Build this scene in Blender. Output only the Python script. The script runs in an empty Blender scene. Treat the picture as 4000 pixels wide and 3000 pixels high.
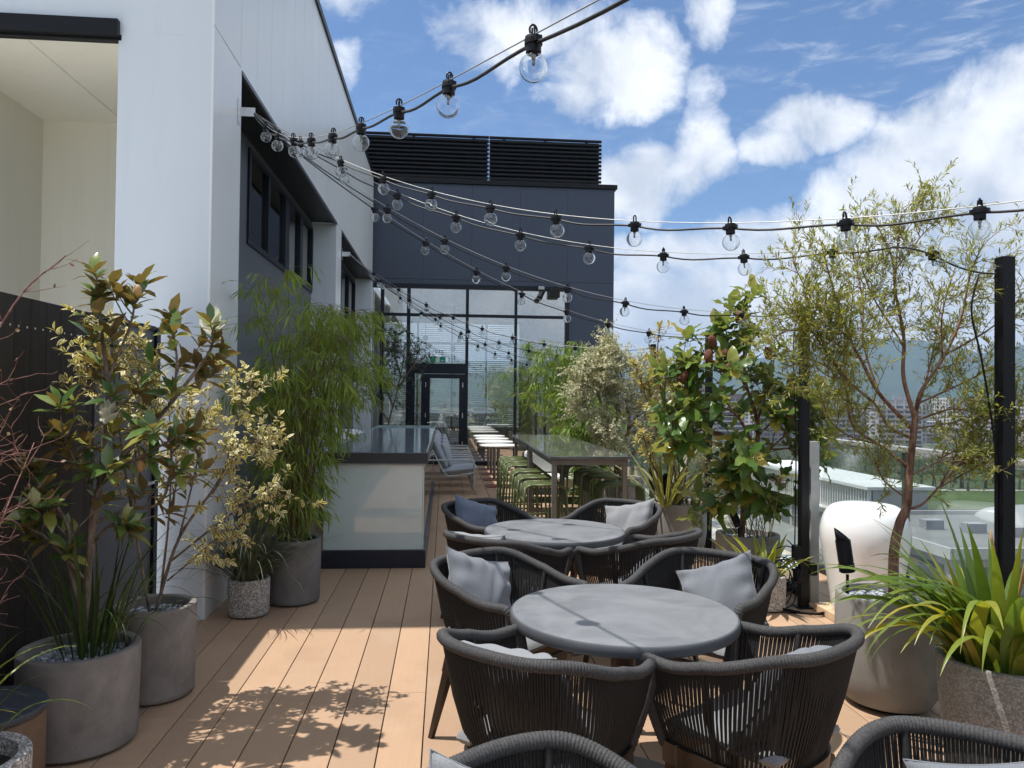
import bpy, bmesh, math, random
import numpy as np
from mathutils import Vector, Matrix
rad = math.radians
rng = np.random.default_rng(7)
random.seed(7)
S = bpy.context.scene
COL = S.collection

# ------------------------------------------------------------------ camera
cam_d = bpy.data.cameras.new('camera'); cam = bpy.data.objects.new('camera', cam_d); COL.objects.link(cam)
cam_d.sensor_width = 36; cam_d.lens = 26.9; cam_d.clip_start = 0.05; cam_d.clip_end = 30000
def cam_axes(yaw, pitch, roll):
    f = Vector((math.sin(yaw)*math.cos(pitch), math.cos(yaw)*math.cos(pitch), math.sin(pitch)))
    r = Vector((math.cos(yaw), -math.sin(yaw), 0)); u = r.cross(f)
    return math.cos(roll)*r+math.sin(roll)*u, -math.sin(roll)*r+math.cos(roll)*u, f
_r, _u, _f = cam_axes(0.08683, 0.01628, 0.01082)
M = Matrix((_r, _u, -_f)).transposed().to_4x4(); M.translation = Vector((0, 0, 1.6))
cam.matrix_world = M
S.camera = cam

# ------------------------------------------------------------------ node helper
class NT:
    def __init__(s, nt): s.t = nt; s.n = nt.nodes; s.l = nt.links
    def new(s, typ, **kw):
        n = s.n.new(typ)
        for k, v in kw.items(): setattr(n, k, v)
        return n
    def put(s, sock, v):
        if isinstance(v, bpy.types.NodeSocket): s.l.new(v, sock)
        elif v is not None:
            if hasattr(sock, 'default_value') and hasattr(sock.default_value, '__len__') and not hasattr(v, '__len__'):
                v = (v,)*len(sock.default_value)
            if hasattr(v, '__len__') and len(v) == 3 and len(sock.default_value) == 4: v = tuple(v)+(1,)
            sock.default_value = v
    def math(s, op, a, b=None, c=None, clamp=False):
        n = s.new('ShaderNodeMath', operation=op, use_clamp=clamp)
        for i, v in enumerate((a, b, c)):
            if v is not None: s.put(n.inputs[i], v)
        return n.outputs[0]
    def mix(s, f, a, b, blend='MIX'):
        n = s.new('ShaderNodeMix', data_type='RGBA', blend_type=blend)
        s.put(n.inputs[0], f); s.put(n.inputs[6], a); s.put(n.inputs[7], b)
        return n.outputs[2]
    def noise(s, vec, scale, detail=4, rough=.55, dist=0, out=0):
        n = s.new('ShaderNodeTexNoise'); s.put(n.inputs['Vector'], vec)
        s.put(n.inputs['Scale'], scale); s.put(n.inputs['Detail'], detail)
        s.put(n.inputs['Roughness'], rough); s.put(n.inputs['Distortion'], dist)
        return n.outputs[out]
    def ramp(s, f, a, b, lo=0., hi=1., smooth=True):
        n = s.new('ShaderNodeMapRange', clamp=True)
        if smooth: n.interpolation_type = 'SMOOTHSTEP'
        s.put(n.inputs[0], f); s.put(n.inputs[1], a); s.put(n.inputs[2], b); s.put(n.inputs[3], lo); s.put(n.inputs[4], hi)
        return n.outputs[0]

# ------------------------------------------------------------------ sky, sun, exposure
SUN_DIR = Vector((-0.39, 0.036, 1.0)).normalized()      # towards the sun
SUN_EL = math.asin(SUN_DIR.z); SUN_AZ = math.atan2(SUN_DIR.x, SUN_DIR.y)
W = bpy.data.worlds.new('World'); S.world = W; W.use_nodes = True
w = NT(W.node_tree); w.n.clear()
sky = w.new('ShaderNodeTexSky', sky_type='NISHITA', sun_disc=False)
sky.sun_elevation = SUN_EL; sky.sun_rotation = SUN_AZ; sky.altitude = 50; sky.air_density = 1.0; sky.dust_density = 0.4; sky.ozone_density = 2.0
tc = w.new('ShaderNodeTexCoord'); D = tc.outputs['Generated']
sep = w.new('ShaderNodeSeparateXYZ'); w.put(sep.inputs[0], D)
wn = w.new('ShaderNodeTexNoise'); w.put(wn.inputs['Vector'], D); wn.inputs['Scale'].default_value = 9; wn.inputs['Detail'].default_value = 5
ws = w.new('ShaderNodeSeparateXYZ'); w.put(ws.inputs[0], wn.outputs['Color'])
az = w.math('MULTIPLY', w.math('ARCTAN2', sep.outputs[0], sep.outputs[1]), 57.2958)
el = w.math('MULTIPLY', w.math('ARCSINE', sep.outputs[2]), 57.2958)
az = w.math('ADD', az, w.math('MULTIPLY', w.math('SUBTRACT', ws.outputs[0], .5), 7.0))
el2 = w.math('ADD', el, w.math('MULTIPLY', w.math('SUBTRACT', ws.outputs[1], .5), 5.0))
# cumulus seen from the terrace: centre azimuth, elevation, half widths (degrees), weight
BLOBS = [(12.6,23.3,4.6,2.8,1.15),(6.2,26.2,6.4,1.9,1.0),(9.9,21.6,3.2,1.5,.9),(2.6,24.2,2.9,1.7,.75),(19.7,26.2,1.8,2.3,.9),
 (14.6,15.6,3.3,2.4,1.1),(18.7,17.4,1.9,3.0,.95),(23.4,17.2,2.6,1.1,.8),(26.4,18.6,3.2,1.3,.9),(35.0,15.4,5.4,3.4,1.2),(38.0,18.5,3.4,2.9,1.0),
 (29.6,13.6,3.8,2.2,1.0),(-7.5,23.5,1.4,2.0,.55),(-6.9,27.2,3.4,.9,.6),(19.1,21.6,1.4,1.2,.45),(16.7,10.6,5.6,1.4,.9),(25.6,10.8,6.0,2.4,1.1),(40,12.0,9,3,1.1)]
dens = None
for a, e, ra, re, wt in BLOBS:
    dx = w.math('DIVIDE', w.math('SUBTRACT', az, a), ra*1.42); dy = w.math('DIVIDE', w.math('SUBTRACT', el2, e), re*1.42)
    d2 = w.math('ADD', w.math('MULTIPLY', dx, dx), w.math('MULTIPLY', dy, dy))
    v = w.math('MULTIPLY', w.math('SUBTRACT', 1.0, d2, clamp=True), wt)
    dens = v if dens is None else w.math('MAXIMUM', dens, v)
band = w.ramp(el2, 12.5, 6.5, 0., 1.0)                        # cloud bank along the horizon
dens = w.math('MAXIMUM', dens, band)
# the rest of the sky (behind and above the camera): broken cloud, out of view, coverage raised to brighten the walls
aa = w.math('ABSOLUTE', w.math('SUBTRACT', az, 15.0))
away = w.math('MAXIMUM', w.ramp(aa, 32, 46), w.ramp(el, 30, 40))
gen = w.math('MULTIPLY', away, w.ramp(w.noise(D, 2.3, 5, .55), .34, .57))
dens = w.math('MAXIMUM', dens, gen)
fb = w.noise(D, 11, 10, .66, .3)
fb2 = w.noise(D, 5.5, 6, .55)
dens = w.math('ADD', dens, w.math('MULTIPLY', w.math('SUBTRACT', fb, .5), 1.75))
dens = w.math('MULTIPLY', dens, w.ramp(dens, 0, .35))
alpha = w.ramp(dens, .06, .92)
# thin wisps, upper right
mp = w.new('ShaderNodeMapping'); w.put(mp.inputs[0], D); mp.inputs['Rotation'].default_value = (0, 0, .5); mp.inputs['Scale'].default_value = (7, 5, 26)
ci = w.ramp(w.noise(mp.outputs[0], 2.2, 8, .65, .6), .47, .8, 0, .62)
cim = w.math('MULTIPLY', w.ramp(el, 13, 19), w.math('ADD', w.ramp(az, 19, 29), .25, clamp=True))
alpha = w.math('MAXIMUM', alpha, w.math('MULTIPLY', ci, cim))
shade = w.math('ADD', w.math('MULTIPLY', fb2, .8), w.math('MULTIPLY', fb, .5))
shade = w.ramp(shade, .45, .85)
ccol = w.mix(shade, (4.5, 4.95, 5.7), (8.0, 8.2, 8.6))
skyc = w.mix(1.0, sky.outputs[0], (.54, .73, .92), 'MULTIPLY')
hz = w.ramp(el, 14, -2, 0, .5)
skyc = w.mix(hz, skyc, (4.1, 5.0, 6.4))
col = w.mix(alpha, skyc, ccol)
bg = w.new('ShaderNodeBackground'); w.put(bg.inputs[0], col); bg.inputs[1].default_value = 0.112
wo = w.new('ShaderNodeOutputWorld'); w.l.new(bg.outputs[0], wo.inputs[0])

sun_d = bpy.data.lights.new('sun', 'SUN'); sun_d.energy = 4.7; sun_d.angle = rad(0.53); sun_d.color = (1, .965, .91)
sun = bpy.data.objects.new('sun', sun_d); COL.objects.link(sun)
sun.rotation_euler = SUN_DIR.to_track_quat('Z', 'Y').to_euler(); sun.location = (-20, 2, 40)
S.view_settings.view_transform = 'Standard'; S.view_settings.look = 'None'; S.view_settings.gamma = 1
S.view_settings.exposure = 0.41
cy = S.cycles
cy.use_denoising = True; cy.max_bounces = 10; cy.transparent_max_bounces = 24; cy.transmission_bounces = 8; cy.glossy_bounces = 4
cy.diffuse_bounces = 7; cy.volume_bounces = 0; cy.caustics_reflective = False; cy.caustics_refractive = False
cy.sample_clamp_indirect = 6

# ------------------------------------------------------------------ object helpers
def tag(o, label=None, cat=None, group=None, kind=None):
    if label: o['label'] = label
    if cat: o['category'] = cat
    if group: o['group'] = group
    if kind: o['kind'] = kind
    return o
def empty(name, loc=(0, 0, 0), rz=0, label=None, cat=None, group=None):
    o = bpy.data.objects.new(name, None); COL.objects.link(o); o.location = loc; o.rotation_euler = (0, 0, rz)
    o.empty_display_size = .1
    return tag(o, label, cat, group)
def kids(o): return [c for c in bpy.data.objects if c.parent == o]
def copy_tree(o, parent=None):
    ch = kids(o); c = o.copy(); COL.objects.link(c)
    if parent: c.parent = parent
    for k in ch: copy_tree(k, c)
    return c

class MB:
    """collects geometry, links it as ONE mesh object"""
    def __init__(s): s.v = []; s.f = {}; s.n = 0; s.r = []; s.e = []
    def add(s, v, faces, r=0., e=0.):
        v = np.asarray(v, float).reshape(-1, 3); k = len(v)
        for fa in faces:
            fa = np.asarray(fa, int)
            if fa.size: s.f.setdefault(fa.shape[1], []).append(fa+s.n)
        s.v.append(v); s.n += k
        s.r.append(np.broadcast_to(np.asarray(r, float), (k,))); s.e.append(np.broadcast_to(np.asarray(e, float), (k,)))
        return s
    def box(s, c, d, rz=0, r=0., tilt=None):
        d = np.asarray(d, float)/2
        v = np.array([[x, y, z] for x in (-1, 1) for y in (-1, 1) for z in (-1, 1)], float)*d
        if tilt is not None: v = v @ np.array(tilt).T
        if rz:
            cs, sn = math.cos(rz), math.sin(rz); v = np.c_[v[:, 0]*cs-v[:, 1]*sn, v[:, 0]*sn+v[:, 1]*cs, v[:, 2]]
        return s.add(v+np.asarray(c, float), [[(0, 1, 3, 2), (4, 6, 7, 5), (0, 4, 5, 1), (2, 3, 7, 6), (0, 2, 6, 4), (1, 5, 7, 3)]], r)
    def bb(s, x0, x1, y0, y1, z0, z1, r=0.): return s.box(((x0+x1)/2, (y0+y1)/2, (z0+z1)/2), (x1-x0, y1-y0, z1-z0), 0, r)
    def tube(s, P, rr, n=8, cap=True, closed=False, r=0., flat=None):
        P = np.asarray(P, float); m = len(P); rr = np.broadcast_to(np.asarray(rr, float), (m,))
        if closed: T = np.roll(P, -1, 0)-np.roll(P, 1, 0)
        else: T = np.gradient(P, axis=0)
        T /= np.linalg.norm(T, axis=1)[:, None]+1e-12
        a = np.array([0, 0, 1.]) if abs(T[0][2]) < .9 else np.array([1., 0, 0])
        N = np.zeros((m, 3)); q = np.cross(T[0], a); N[0] = q/np.linalg.norm(q)
        for i in range(1, m):
            q = N[i-1]-T[i]*np.dot(N[i-1], T[i]); N[i] = q/(np.linalg.norm(q)+1e-12)
        B = np.cross(T, N); th = np.arange(n)*2*np.pi/n
        fl = 1. if flat is None else flat
        ring = P[:, None]+rr[:, None, None]*(np.cos(th)[None, :, None]*N[:, None]+fl*np.sin(th)[None, :, None]*B[:, None])
        i = np.arange(m if closed else m-1)[:, None]*n; i2 = (np.arange(m if closed else m-1)[:, None]+1) % m*n; j = np.arange(n)[None]; j2 = (j+1) % n
        q = np.stack([i+j, i+j2, i2+j2, i2+j], -1).reshape(-1, 4)
        fs = [q]
        if cap and not closed: fs.append(np.array([np.arange(n)[::-1], (m-1)*n+np.arange(n)]))
        return s.add(ring.reshape(-1, 3), fs, r)
    def lathe(s, prof, c=(0, 0, 0), n=48, r=0., mod=None):
        prof = np.asarray(prof, float); m = len(prof); th = np.arange(n)*2*np.pi/n
        R = np.repeat(prof[:, 0][:, None], n, 1)
        if mod is not None: R = R*mod(th[None, :], prof[:, 1][:, None])
        v = np.stack([R*np.cos(th), R*np.sin(th), np.repeat(prof[:, 1][:, None], n, 1)], -1)+np.asarray(c, float)
        i = np.arange(m-1)[:, None]*n; j = np.arange(n)[None]; j2 = (j+1) % n
        fs = [np.stack([i+j, i+j2, i+n+j2, i+n+j], -1).reshape(-1, 4)]
        if s_cap(prof, 0): fs.append(np.array([np.arange(n)[::-1]]))
        if s_cap(prof, -1): fs.append(np.array([(m-1)*n+np.arange(n)]))
        return s.add(v.reshape(-1, 3), fs, r)
    def sphere(s, c, rr, n=16, m=10, r=0.):
        a = np.linspace(-np.pi/2, np.pi/2, m+1); a[0] += 1e-3; a[-1] -= 1e-3
        rr = np.broadcast_to(np.asarray(rr, float), (3,)); th = np.arange(n)*2*np.pi/n
        v = np.stack([np.cos(a)[:, None]*np.cos(th)*rr[0], np.cos(a)[:, None]*np.sin(th)*rr[1], np.repeat((np.sin(a)*rr[2])[:, None], n, 1)], -1)+np.asarray(c, float)
        i = np.arange(m)[:, None]*n; j = np.arange(n)[None]; j2 = (j+1) % n
        return s.add(v.reshape(-1, 3), [np.stack([i+j, i+j2, i+n+j2, i+n+j], -1).reshape(-1, 4)], r)
    def quad(s, a, b, c, d, r=0.): return s.add([a, b, c, d], [[(0, 1, 2, 3)]], r)
    def grid(s, V, r=0., e=0.):
        V = np.asarray(V, float); m, n = V.shape[:2]
        i = np.arange(m-1)[:, None]*n; j = np.arange(n-1)[None]
        return s.add(V.reshape(-1, 3), [np.stack([i+j, i+j+1, i+n+j+1, i+n+j], -1).reshape(-1, 4)], r, e)
    def leaves(s, P, Dr, N, L, Wd, curl=.25, fold=.18, rows=3, shape=1.0, r=None, wave=0.):
        """many leaves: base points P, axis Dr, face normal N, lengths L, half widths Wd"""
        P = np.asarray(P, float).reshape(-1, 3); k = len(P)
        if k == 0: return s
        Dr = np.asarray(Dr, float); Dr = Dr/(np.linalg.norm(Dr, axis=1)[:, None]+1e-9)
        N = np.asarray(N, float); N = N-Dr*(N*Dr).sum(1)[:, None]; N = N/(np.linalg.norm(N, axis=1)[:, None]+1e-9)
        Sd = np.cross(Dr, N); L = np.broadcast_to(L, (k,)).astype(float); Wd = np.broadcast_to(Wd, (k,)).astype(float)
        curl = np.broadcast_to(curl, (k,)); t = np.linspace(0, 1, rows+1)
        wp = np.sin(np.pi*np.clip(t, 0, 1)**shape)**.8; wp[0] = .06; wp[-1] = .02
        out = np.zeros((k, rows+1, 3, 3)); 
        for a, tt in enumerate(t):
            mid = P+Dr*(tt*L*(1-.12*abs(curl)*tt))[:, None]-N*(curl*L*tt*tt)[:, None]
            wv = wave*math.sin(a*2.4)
            for b, sg in enumerate((-1, 0, 1)):
                out[:, a, b] = mid+Sd*(sg*Wd*wp[a])[:, None]+N*((abs(sg)*fold+wv*sg)*Wd*wp[a])[:, None]
        e = np.tile(np.array([1, 0, 1.]), (k, rows+1, 1))
        base = np.arange(k)[:, None, None]*(rows+1)*3; i = np.arange(rows)[None, :, None]*3; j = np.arange(2)[None, None]
        b0 = base+i+j
        q = np.stack([b0, b0+1, b0+4, b0+3], -1).reshape(-1, 4)
        r = rng.random(k) if r is None else np.broadcast_to(r, (k,))
        return s.add(out.reshape(-1, 3), [q], np.repeat(r, (rows+1)*3), e.reshape(-1))
    def blades(s, P, az, el0, L, Wd, droop, seg=9, r=None, power=1.5, twist=0., taper=.55):
        """long arching strap leaves"""
        P = np.asarray(P, float); k = len(P); t = np.linspace(0, 1, seg+1)
        az = np.broadcast_to(az, (k,)).astype(float); el0 = np.broadcast_to(el0, (k,)); L = np.broadcast_to(L, (k,)); Wd = np.broadcast_to(Wd, (k,)); droop = np.broadcast_to(droop, (k,))
        e = el0[:, None]-droop[:, None]*t[None]**power
        azz = az[:, None]+twist*(rng.random(k)-.5)[:, None]*t[None]**2
        d = np.stack([np.cos(e)*np.cos(azz), np.cos(e)*np.sin(azz), np.sin(e)], -1)
        step = d[:, :-1]*(L/seg)[:, None, None]
        C = P[:, None]+np.concatenate([np.zeros((k, 1, 3)), np.cumsum(step, 1)], 1)
        side = np.stack([-np.sin(azz), np.cos(azz), np.zeros_like(azz)], -1)
        tw = (rng.random(k)-.5)[:, None]*1.2*t[None]
        nrm = np.cross(side, d); side = side*np.cos(tw)[..., None]+nrm*np.sin(tw)[..., None]
        wp = np.where(t < .3, .55+.45*t/.3, 1-((t-.3)/.7)**(1/taper if taper < 1 else taper)); wp = np.clip(wp, .03, 1)
        V = np.zeros((k, seg+1, 3, 3))
        for b, sg in enumerate((-1, 0, 1)):
            V[:, :, b] = C+side*(sg*Wd[:, None]*wp[None])[..., None]+nrm*(abs(sg)*.25*Wd[:, None]*wp[None])[..., None]
        base = np.arange(k)[:, None, None]*(seg+1)*3; i = np.arange(seg)[None, :, None]*3; j = np.arange(2)[None, None]; b0 = base+i+j
        q = np.stack([b0, b0+1, b0+4, b0+3], -1).reshape(-1, 4)
        r = rng.random(k) if r is None else np.broadcast_to(r, (k,))
        ed = np.tile(np.array([1, 0, 1.]), (k, seg+1, 1))
        return s.add(V.reshape(-1, 3), [q], np.repeat(r, (seg+1)*3), ed.reshape(-1))
    def mesh(s, name, off=(0, 0, 0), smooth=True):
        v = np.concatenate(s.v)-np.asarray(off, float); me = bpy.data.meshes.new(name)
        fl = []; tot = []
        for k, arrs in s.f.items():
            a = np.concatenate(arrs); fl.append(a.reshape(-1)); tot.append(np.full(len(a), k))
        fl = np.concatenate(fl); tot = np.concatenate(tot); st = np.concatenate([[0], np.cumsum(tot)[:-1]])
        me.vertices.add(len(v)); me.vertices.foreach_set('co', v.reshape(-1).astype(np.float32))
        me.loops.add(len(fl)); me.loops.foreach_set('vertex_index', fl.astype(np.int32))
        me.polygons.add(len(tot)); me.polygons.foreach_set('loop_start', st.astype(np.int32)); me.polygons.foreach_set('loop_total', tot.astype(np.int32))
        me.polygons.foreach_set('use_smooth', np.full(len(tot), smooth))
        for nm, arr in (('rnd', s.r), ('edge', s.e)):
            arr = np.concatenate(arr)
            if arr.any():
                at = me.attributes.new(nm, 'FLOAT', 'POINT'); at.data.foreach_set('value', arr.astype(np.float32))
        me.update(calc_edges=True); me.validate()
        return me
    def build(s, name, mat, parent=None, off=(0, 0, 0), smooth=False, bevel=0, loc=None, auto=None):
        me = s.mesh(name, off, smooth or bool(auto)); o = bpy.data.objects.new(name, me); COL.objects.link(o)
        if mat is not None:
            for mm in (mat if isinstance(mat, (list, tuple)) else [mat]): me.materials.append(mm)
        if parent: o.parent = parent
        if loc is not None: o.location = loc
        if bevel:
            b = o.modifiers.new('bevel', 'BEVEL'); b.width = bevel; b.segments = 2; b.limit_method = 'ANGLE'; b.angle_limit = rad(40)
        if auto: 
            me.set_sharp_from_angle(angle=rad(auto))
        return o
def s_cap(prof, i):
    j = 1 if i == 0 else -2
    if abs(prof[i][1]-prof[j][1]) < 1e-6 and prof[j][0] < prof[i][0]: return False      # a flat disc closes itself
    return prof[i][0] > 1e-4 and MBCAP[0]
MBCAP = [True]
def rotz(v, a):
    v = np.asarray(v, float); c, s_ = math.cos(a), math.sin(a)
    return np.stack([v[..., 0]*c-v[..., 1]*s_, v[..., 0]*s_+v[..., 1]*c, v[..., 2]], -1)
def spline(pts, n):
    """Catmull-Rom through pts"""
    p = np.asarray(pts, float); p = np.vstack([2*p[0]-p[1], p, 2*p[-1]-p[-2]]); m = len(p)-3; out = []
    for u in np.linspace(0, m-1e-6, n):
        i = int(u); t = u-i; a, b, c, d = p[i:i+4]
        out.append(.5*((2*b)+(c-a)*t+(2*a-5*b+4*c-d)*t*t+(3*b-a-3*c+d)*t**3))
    return np.array(out)
def unit(v): v = np.asarray(v, float); return v/(np.linalg.norm(v, axis=-1, keepdims=True)+1e-9)

# ------------------------------------------------------------------ materials
def mat_new(name):
    m = bpy.data.materials.new(name); m.use_nodes = True; t = NT(m.node_tree); t.n.clear()
    o = t.new('ShaderNodeOutputMaterial'); return m, t, o
def principled(t, o, col, rough, metal=0., spec=.5, bump=None, bstr=.2, bdist=.005, coat=0., **kw):
    b = t.new('ShaderNodeBsdfPrincipled'); t.put(b.inputs['Base Color'], col); t.put(b.inputs['Roughness'], rough); t.put(b.inputs['Metallic'], metal)
    t.put(b.inputs['Specular IOR Level'], spec); t.put(b.inputs['Coat Weight'], coat)
    for k, v in kw.items(): t.put(b.inputs[k.replace('_', ' ')], v)
    if bump is not None:
        n = t.new('ShaderNodeBump'); n.inputs['Strength'].default_value = bstr; n.inputs['Distance'].default_value = bdist; t.put(n.inputs['Height'], bump); t.l.new(n.outputs[0], b.inputs['Normal'])
    if o is not None: t.l.new(b.outputs[0], o.inputs[0])
    return b
def objco(t): return t.new('ShaderNodeTexCoord').outputs['Object']
def simple(name, col, rough=.5, metal=0., var=.12, scale=6., bump=.0, bscale=120., spec=.5, coat=0., bdist=.002):
    m, t, o = mat_new(name); co = objco(t)
    n = t.noise(co, scale, 5, .6); c = t.mix(t.ramp(n, .3, .7), tuple(x*(1-var) for x in col), tuple(min(1, x*(1+var)) for x in col))
    rg = t.math('ADD', rough, t.math('MULTIPLY', t.math('SUBTRACT', t.noise(co, scale*2.3, 3), .5), .12))
    principled(t, o, c, rg, metal, spec, t.noise(co, bscale, 3) if bump else None, bump, bdist, coat)
    return m
def leafmat(name, cols, rough=.4, trans=.3, edge=None, back=None, spec=.45, tcol=None):
    """cols: list of leaf colours picked per leaf; edge: colour of a variegated margin; back: underside"""
    m, t, o = mat_new(name)
    at = t.new('ShaderNodeAttribute', attribute_name='rnd'); cr = t.new('ShaderNodeValToRGB'); t.put(cr.inputs[0], at.outputs['Fac'])
    els = cr.color_ramp.elements
    while len(els) < len(cols): els.new(.5)
    for i, c in enumerate(cols): els[i].position = i/(max(1, len(cols)-1)); els[i].color = tuple(c)+(1,)
    c = cr.outputs[0]
    c = t.mix(t.ramp(t.noise(objco(t), 14, 3), .35, .7, 0, .35), c, t.mix(1, c, (.55, .62, .5), 'MULTIPLY'))
    if edge is not None:
        ae = t.new('ShaderNodeAttribute', attribute_name='edge')
        ef = t.math('ADD', ae.outputs['Fac'], t.math('MULTIPLY', t.math('SUBTRACT', t.noise(objco(t), 60, 2), .5), .7))
        c = t.mix(t.ramp(ef, .3, .6), c, edge)
    if back is not None:
        g = t.new('ShaderNodeNewGeometry'); c = t.mix(g.outputs['Backfacing'], c, back)
    b = principled(t, None, c, rough, 0, spec)
    tr = t.new('ShaderNodeBsdfTranslucent'); t.put(tr.inputs[0], t.mix(1, c, tcol or (1.35, 1.3, .55), 'MULTIPLY'))
    mx = t.new('ShaderNodeMixShader'); mx.inputs[0].default_value = trans; t.l.new(b.outputs[0], mx.inputs[1]); t.l.new(tr.outputs[0], mx.inputs[2]); t.l.new(mx.outputs[0], o.inputs[0])
    return m
def glassmat(name, tint=(.9, .95, .93), base=.04, fr=1.0, rough=0.0, refl=(1, 1, 1)):
    """thin architectural glass: clear sheet with a mirror reflection on top"""
    m, t, o = mat_new(name)
    tr = t.new('ShaderNodeBsdfTransparent'); t.put(tr.inputs[0], tint)
    gl = t.new('ShaderNodeBsdfGlossy'); t.put(gl.inputs[0], refl); gl.inputs['Roughness'].default_value = rough
    lw = t.new('ShaderNodeLayerWeight'); lw.inputs[0].default_value = .5
    f = t.math('ADD', base, t.math('MULTIPLY', t.math('POWER', lw.outputs['Facing'], 4.0), fr*(1-base)), clamp=True)
    mx = t.new('ShaderNodeMixShader'); t.put(mx.inputs[0], f); t.l.new(tr.outputs[0], mx.inputs[1]); t.l.new(gl.outputs[0], mx.inputs[2]); t.l.new(mx.outputs[0], o.inputs[0])
    return m
# ------------------------------------------------------------------ shared materials
def concrete(name, col, rough=.8, speck=0., blotch=.22, pits=.35):
    m, t, o = mat_new(name); co = objco(t)
    n = t.noise(co, 3.2, 6, .62, .3); c = t.mix(t.ramp(n, .3, .72), tuple(x*(1-blotch) for x in col), tuple(x*(1+blotch*.8) for x in col))
    st = t.ramp(t.noise(co, 5.5, 2, .5), .6, .74, 0, .45); c = t.mix(st, c, tuple(x*.55 for x in col))
    vo = t.new('ShaderNodeTexVoronoi'); t.put(vo.inputs['Vector'], co); vo.inputs['Scale'].default_value = 42
    pit = t.ramp(vo.outputs['Distance'], .06, .16); keep = t.ramp(t.noise(co, 17, 2), .56, .6)
    pitm = t.math('MULTIPLY', t.math('SUBTRACT', 1., pit), keep)
    c = t.mix(t.math('MULTIPLY', pitm, .6), c, tuple(x*.3 for x in col))
    if speck:
        v2 = t.new('ShaderNodeTexVoronoi'); t.put(v2.inputs['Vector'], co); v2.inputs['Scale'].default_value = 150
        sp = t.new('ShaderNodeSeparateXYZ'); t.put(sp.inputs[0], v2.outputs['Color'])
        c = t.mix(t.ramp(sp.outputs[0], .55, .6, 0, speck), c, tuple(min(1, x*2.1) for x in col)); c = t.mix(t.ramp(sp.outputs[1], .75, .8, 0, speck), c, tuple(x*.3 for x in col))
    h = t.math('SUBTRACT', t.math('MULTIPLY', t.noise(co, 90, 4), .3), t.math('MULTIPLY', pitm, pits*3))
    principled(t, o, c, rough, 0, .3, h, .5, .003); return m
def deckmat():
    m, t, o = mat_new('composite_decking'); co = objco(t)
    at = t.new('ShaderNodeAttribute', attribute_name='rnd')
    mp = t.new('ShaderNodeMapping'); t.put(mp.inputs[0], co); mp.inputs['Scale'].default_value = (28, 1.2, 1)
    gr = t.noise(mp.outputs[0], 3.0, 6, .65, .4)
    base = t.mix(at.outputs['Fac'], (.375, .252, .165), (.465, .306, .196))
    c = t.mix(t.ramp(gr, .25, .75, 0, .22), base, (.33, .205, .122))
    c = t.mix(t.ramp(t.noise(co, 1.7, 5, .65), .45, .70, 0, .45), c, (.335, .215, .14))
    c = t.mix(t.ramp(t.noise(co, 38, 3, .7), .62, .75, 0, .35), c, (.30, .17, .10))
    c = t.mix(t.ramp(t.noise(co, .9, 7, .7), .5, .68, 0, .28), c, (.46, .36, .26)); v3 = t.new('ShaderNodeTexVoronoi'); t.put(v3.inputs['Vector'], co); v3.inputs['Scale'].default_value = 5.5
    c = t.mix(t.math('MULTIPLY', t.ramp(v3.outputs['Distance'], .07, .045), t.ramp(t.noise(co, 2.9, 2), .55, .6)), c, (.20, .13, .085))
    vo = t.noise(co, 4.3, 2, .4, 2.5); sc = t.math('ABSOLUTE', t.math('SUBTRACT', vo, .5))
    c = t.mix(t.math('MULTIPLY', t.ramp(sc, .004, 0, 0, .5), t.ramp(t.noise(co, 1.1, 2), .5, .6)), c, (.24, .15, .10))
    principled(t, o, c, .62, 0, .35, t.math('ADD', gr, t.math('MULTIPLY', t.noise(co, 160, 2), .5)), .18, .002); return m
def cladding(name, col, rough=.33, spec=.5):
    m, t, o = mat_new(name); co = objco(t)
    c = t.mix(t.ramp(t.noise(co, .7, 4), .3, .7), tuple(x*.965 for x in col), col)
    mp = t.new('ShaderNodeMapping'); t.put(mp.inputs[0], co); mp.inputs['Scale'].default_value = (3, 3, .25)
    c = t.mix(t.ramp(t.noise(mp.outputs[0], 3, 6, .7), .5, .8, 0, .16), c, tuple(x*.6 for x in col))
    principled(t, o, c, rough, 0, spec, t.noise(co, 1.3, 2), .06, .02); return m
m_white = cladding('white_panel_paint', (.70, .755, .815))
m_cream = cladding('cream_render', (.87, .85, .765), .7, .3)
m_dark = cladding('charcoal_panel_paint', (.046, .062, .098), .42)
m_bay = cladding('slate_panel_paint', (.082, .09, .103), .4)
m_soffit = cladding('black_soffit', (.010, .011, .012), .4, .3)
m_black = simple('black_powdercoat', (.006, .0065, .009), .42, bump=.04, bscale=400, spec=.25)
m_navy = simple('navy_black_frame', (.007, .010, .019), .4, spec=.3)
m_louvre = simple('black_louvre_metal', (.008, .009, .013), .5, spec=.3)
m_steel = simple('stainless_steel', (.62, .62, .62), .28, 1.0)
m_alu = simple('grey_aluminium', (.42, .43, .42), .42, .35)
m_deck = deckmat()
m_under = simple('dark_substructure', (.02, .018, .016), .9)
m_glass = glassmat('clear_glass', (.93, .97, .955), .045)
m_glassf = glassmat('coated_facade_glass', (.92, .95, .93), .32, .9, 0.0, (.97, .97, .95))
m_glassd = glassmat('dark_window_glass', (.10, .12, .15), .13, .9)
m_roof = simple('roof_membrane', (.34, .35, .36), .8)
m_fence = None
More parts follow.
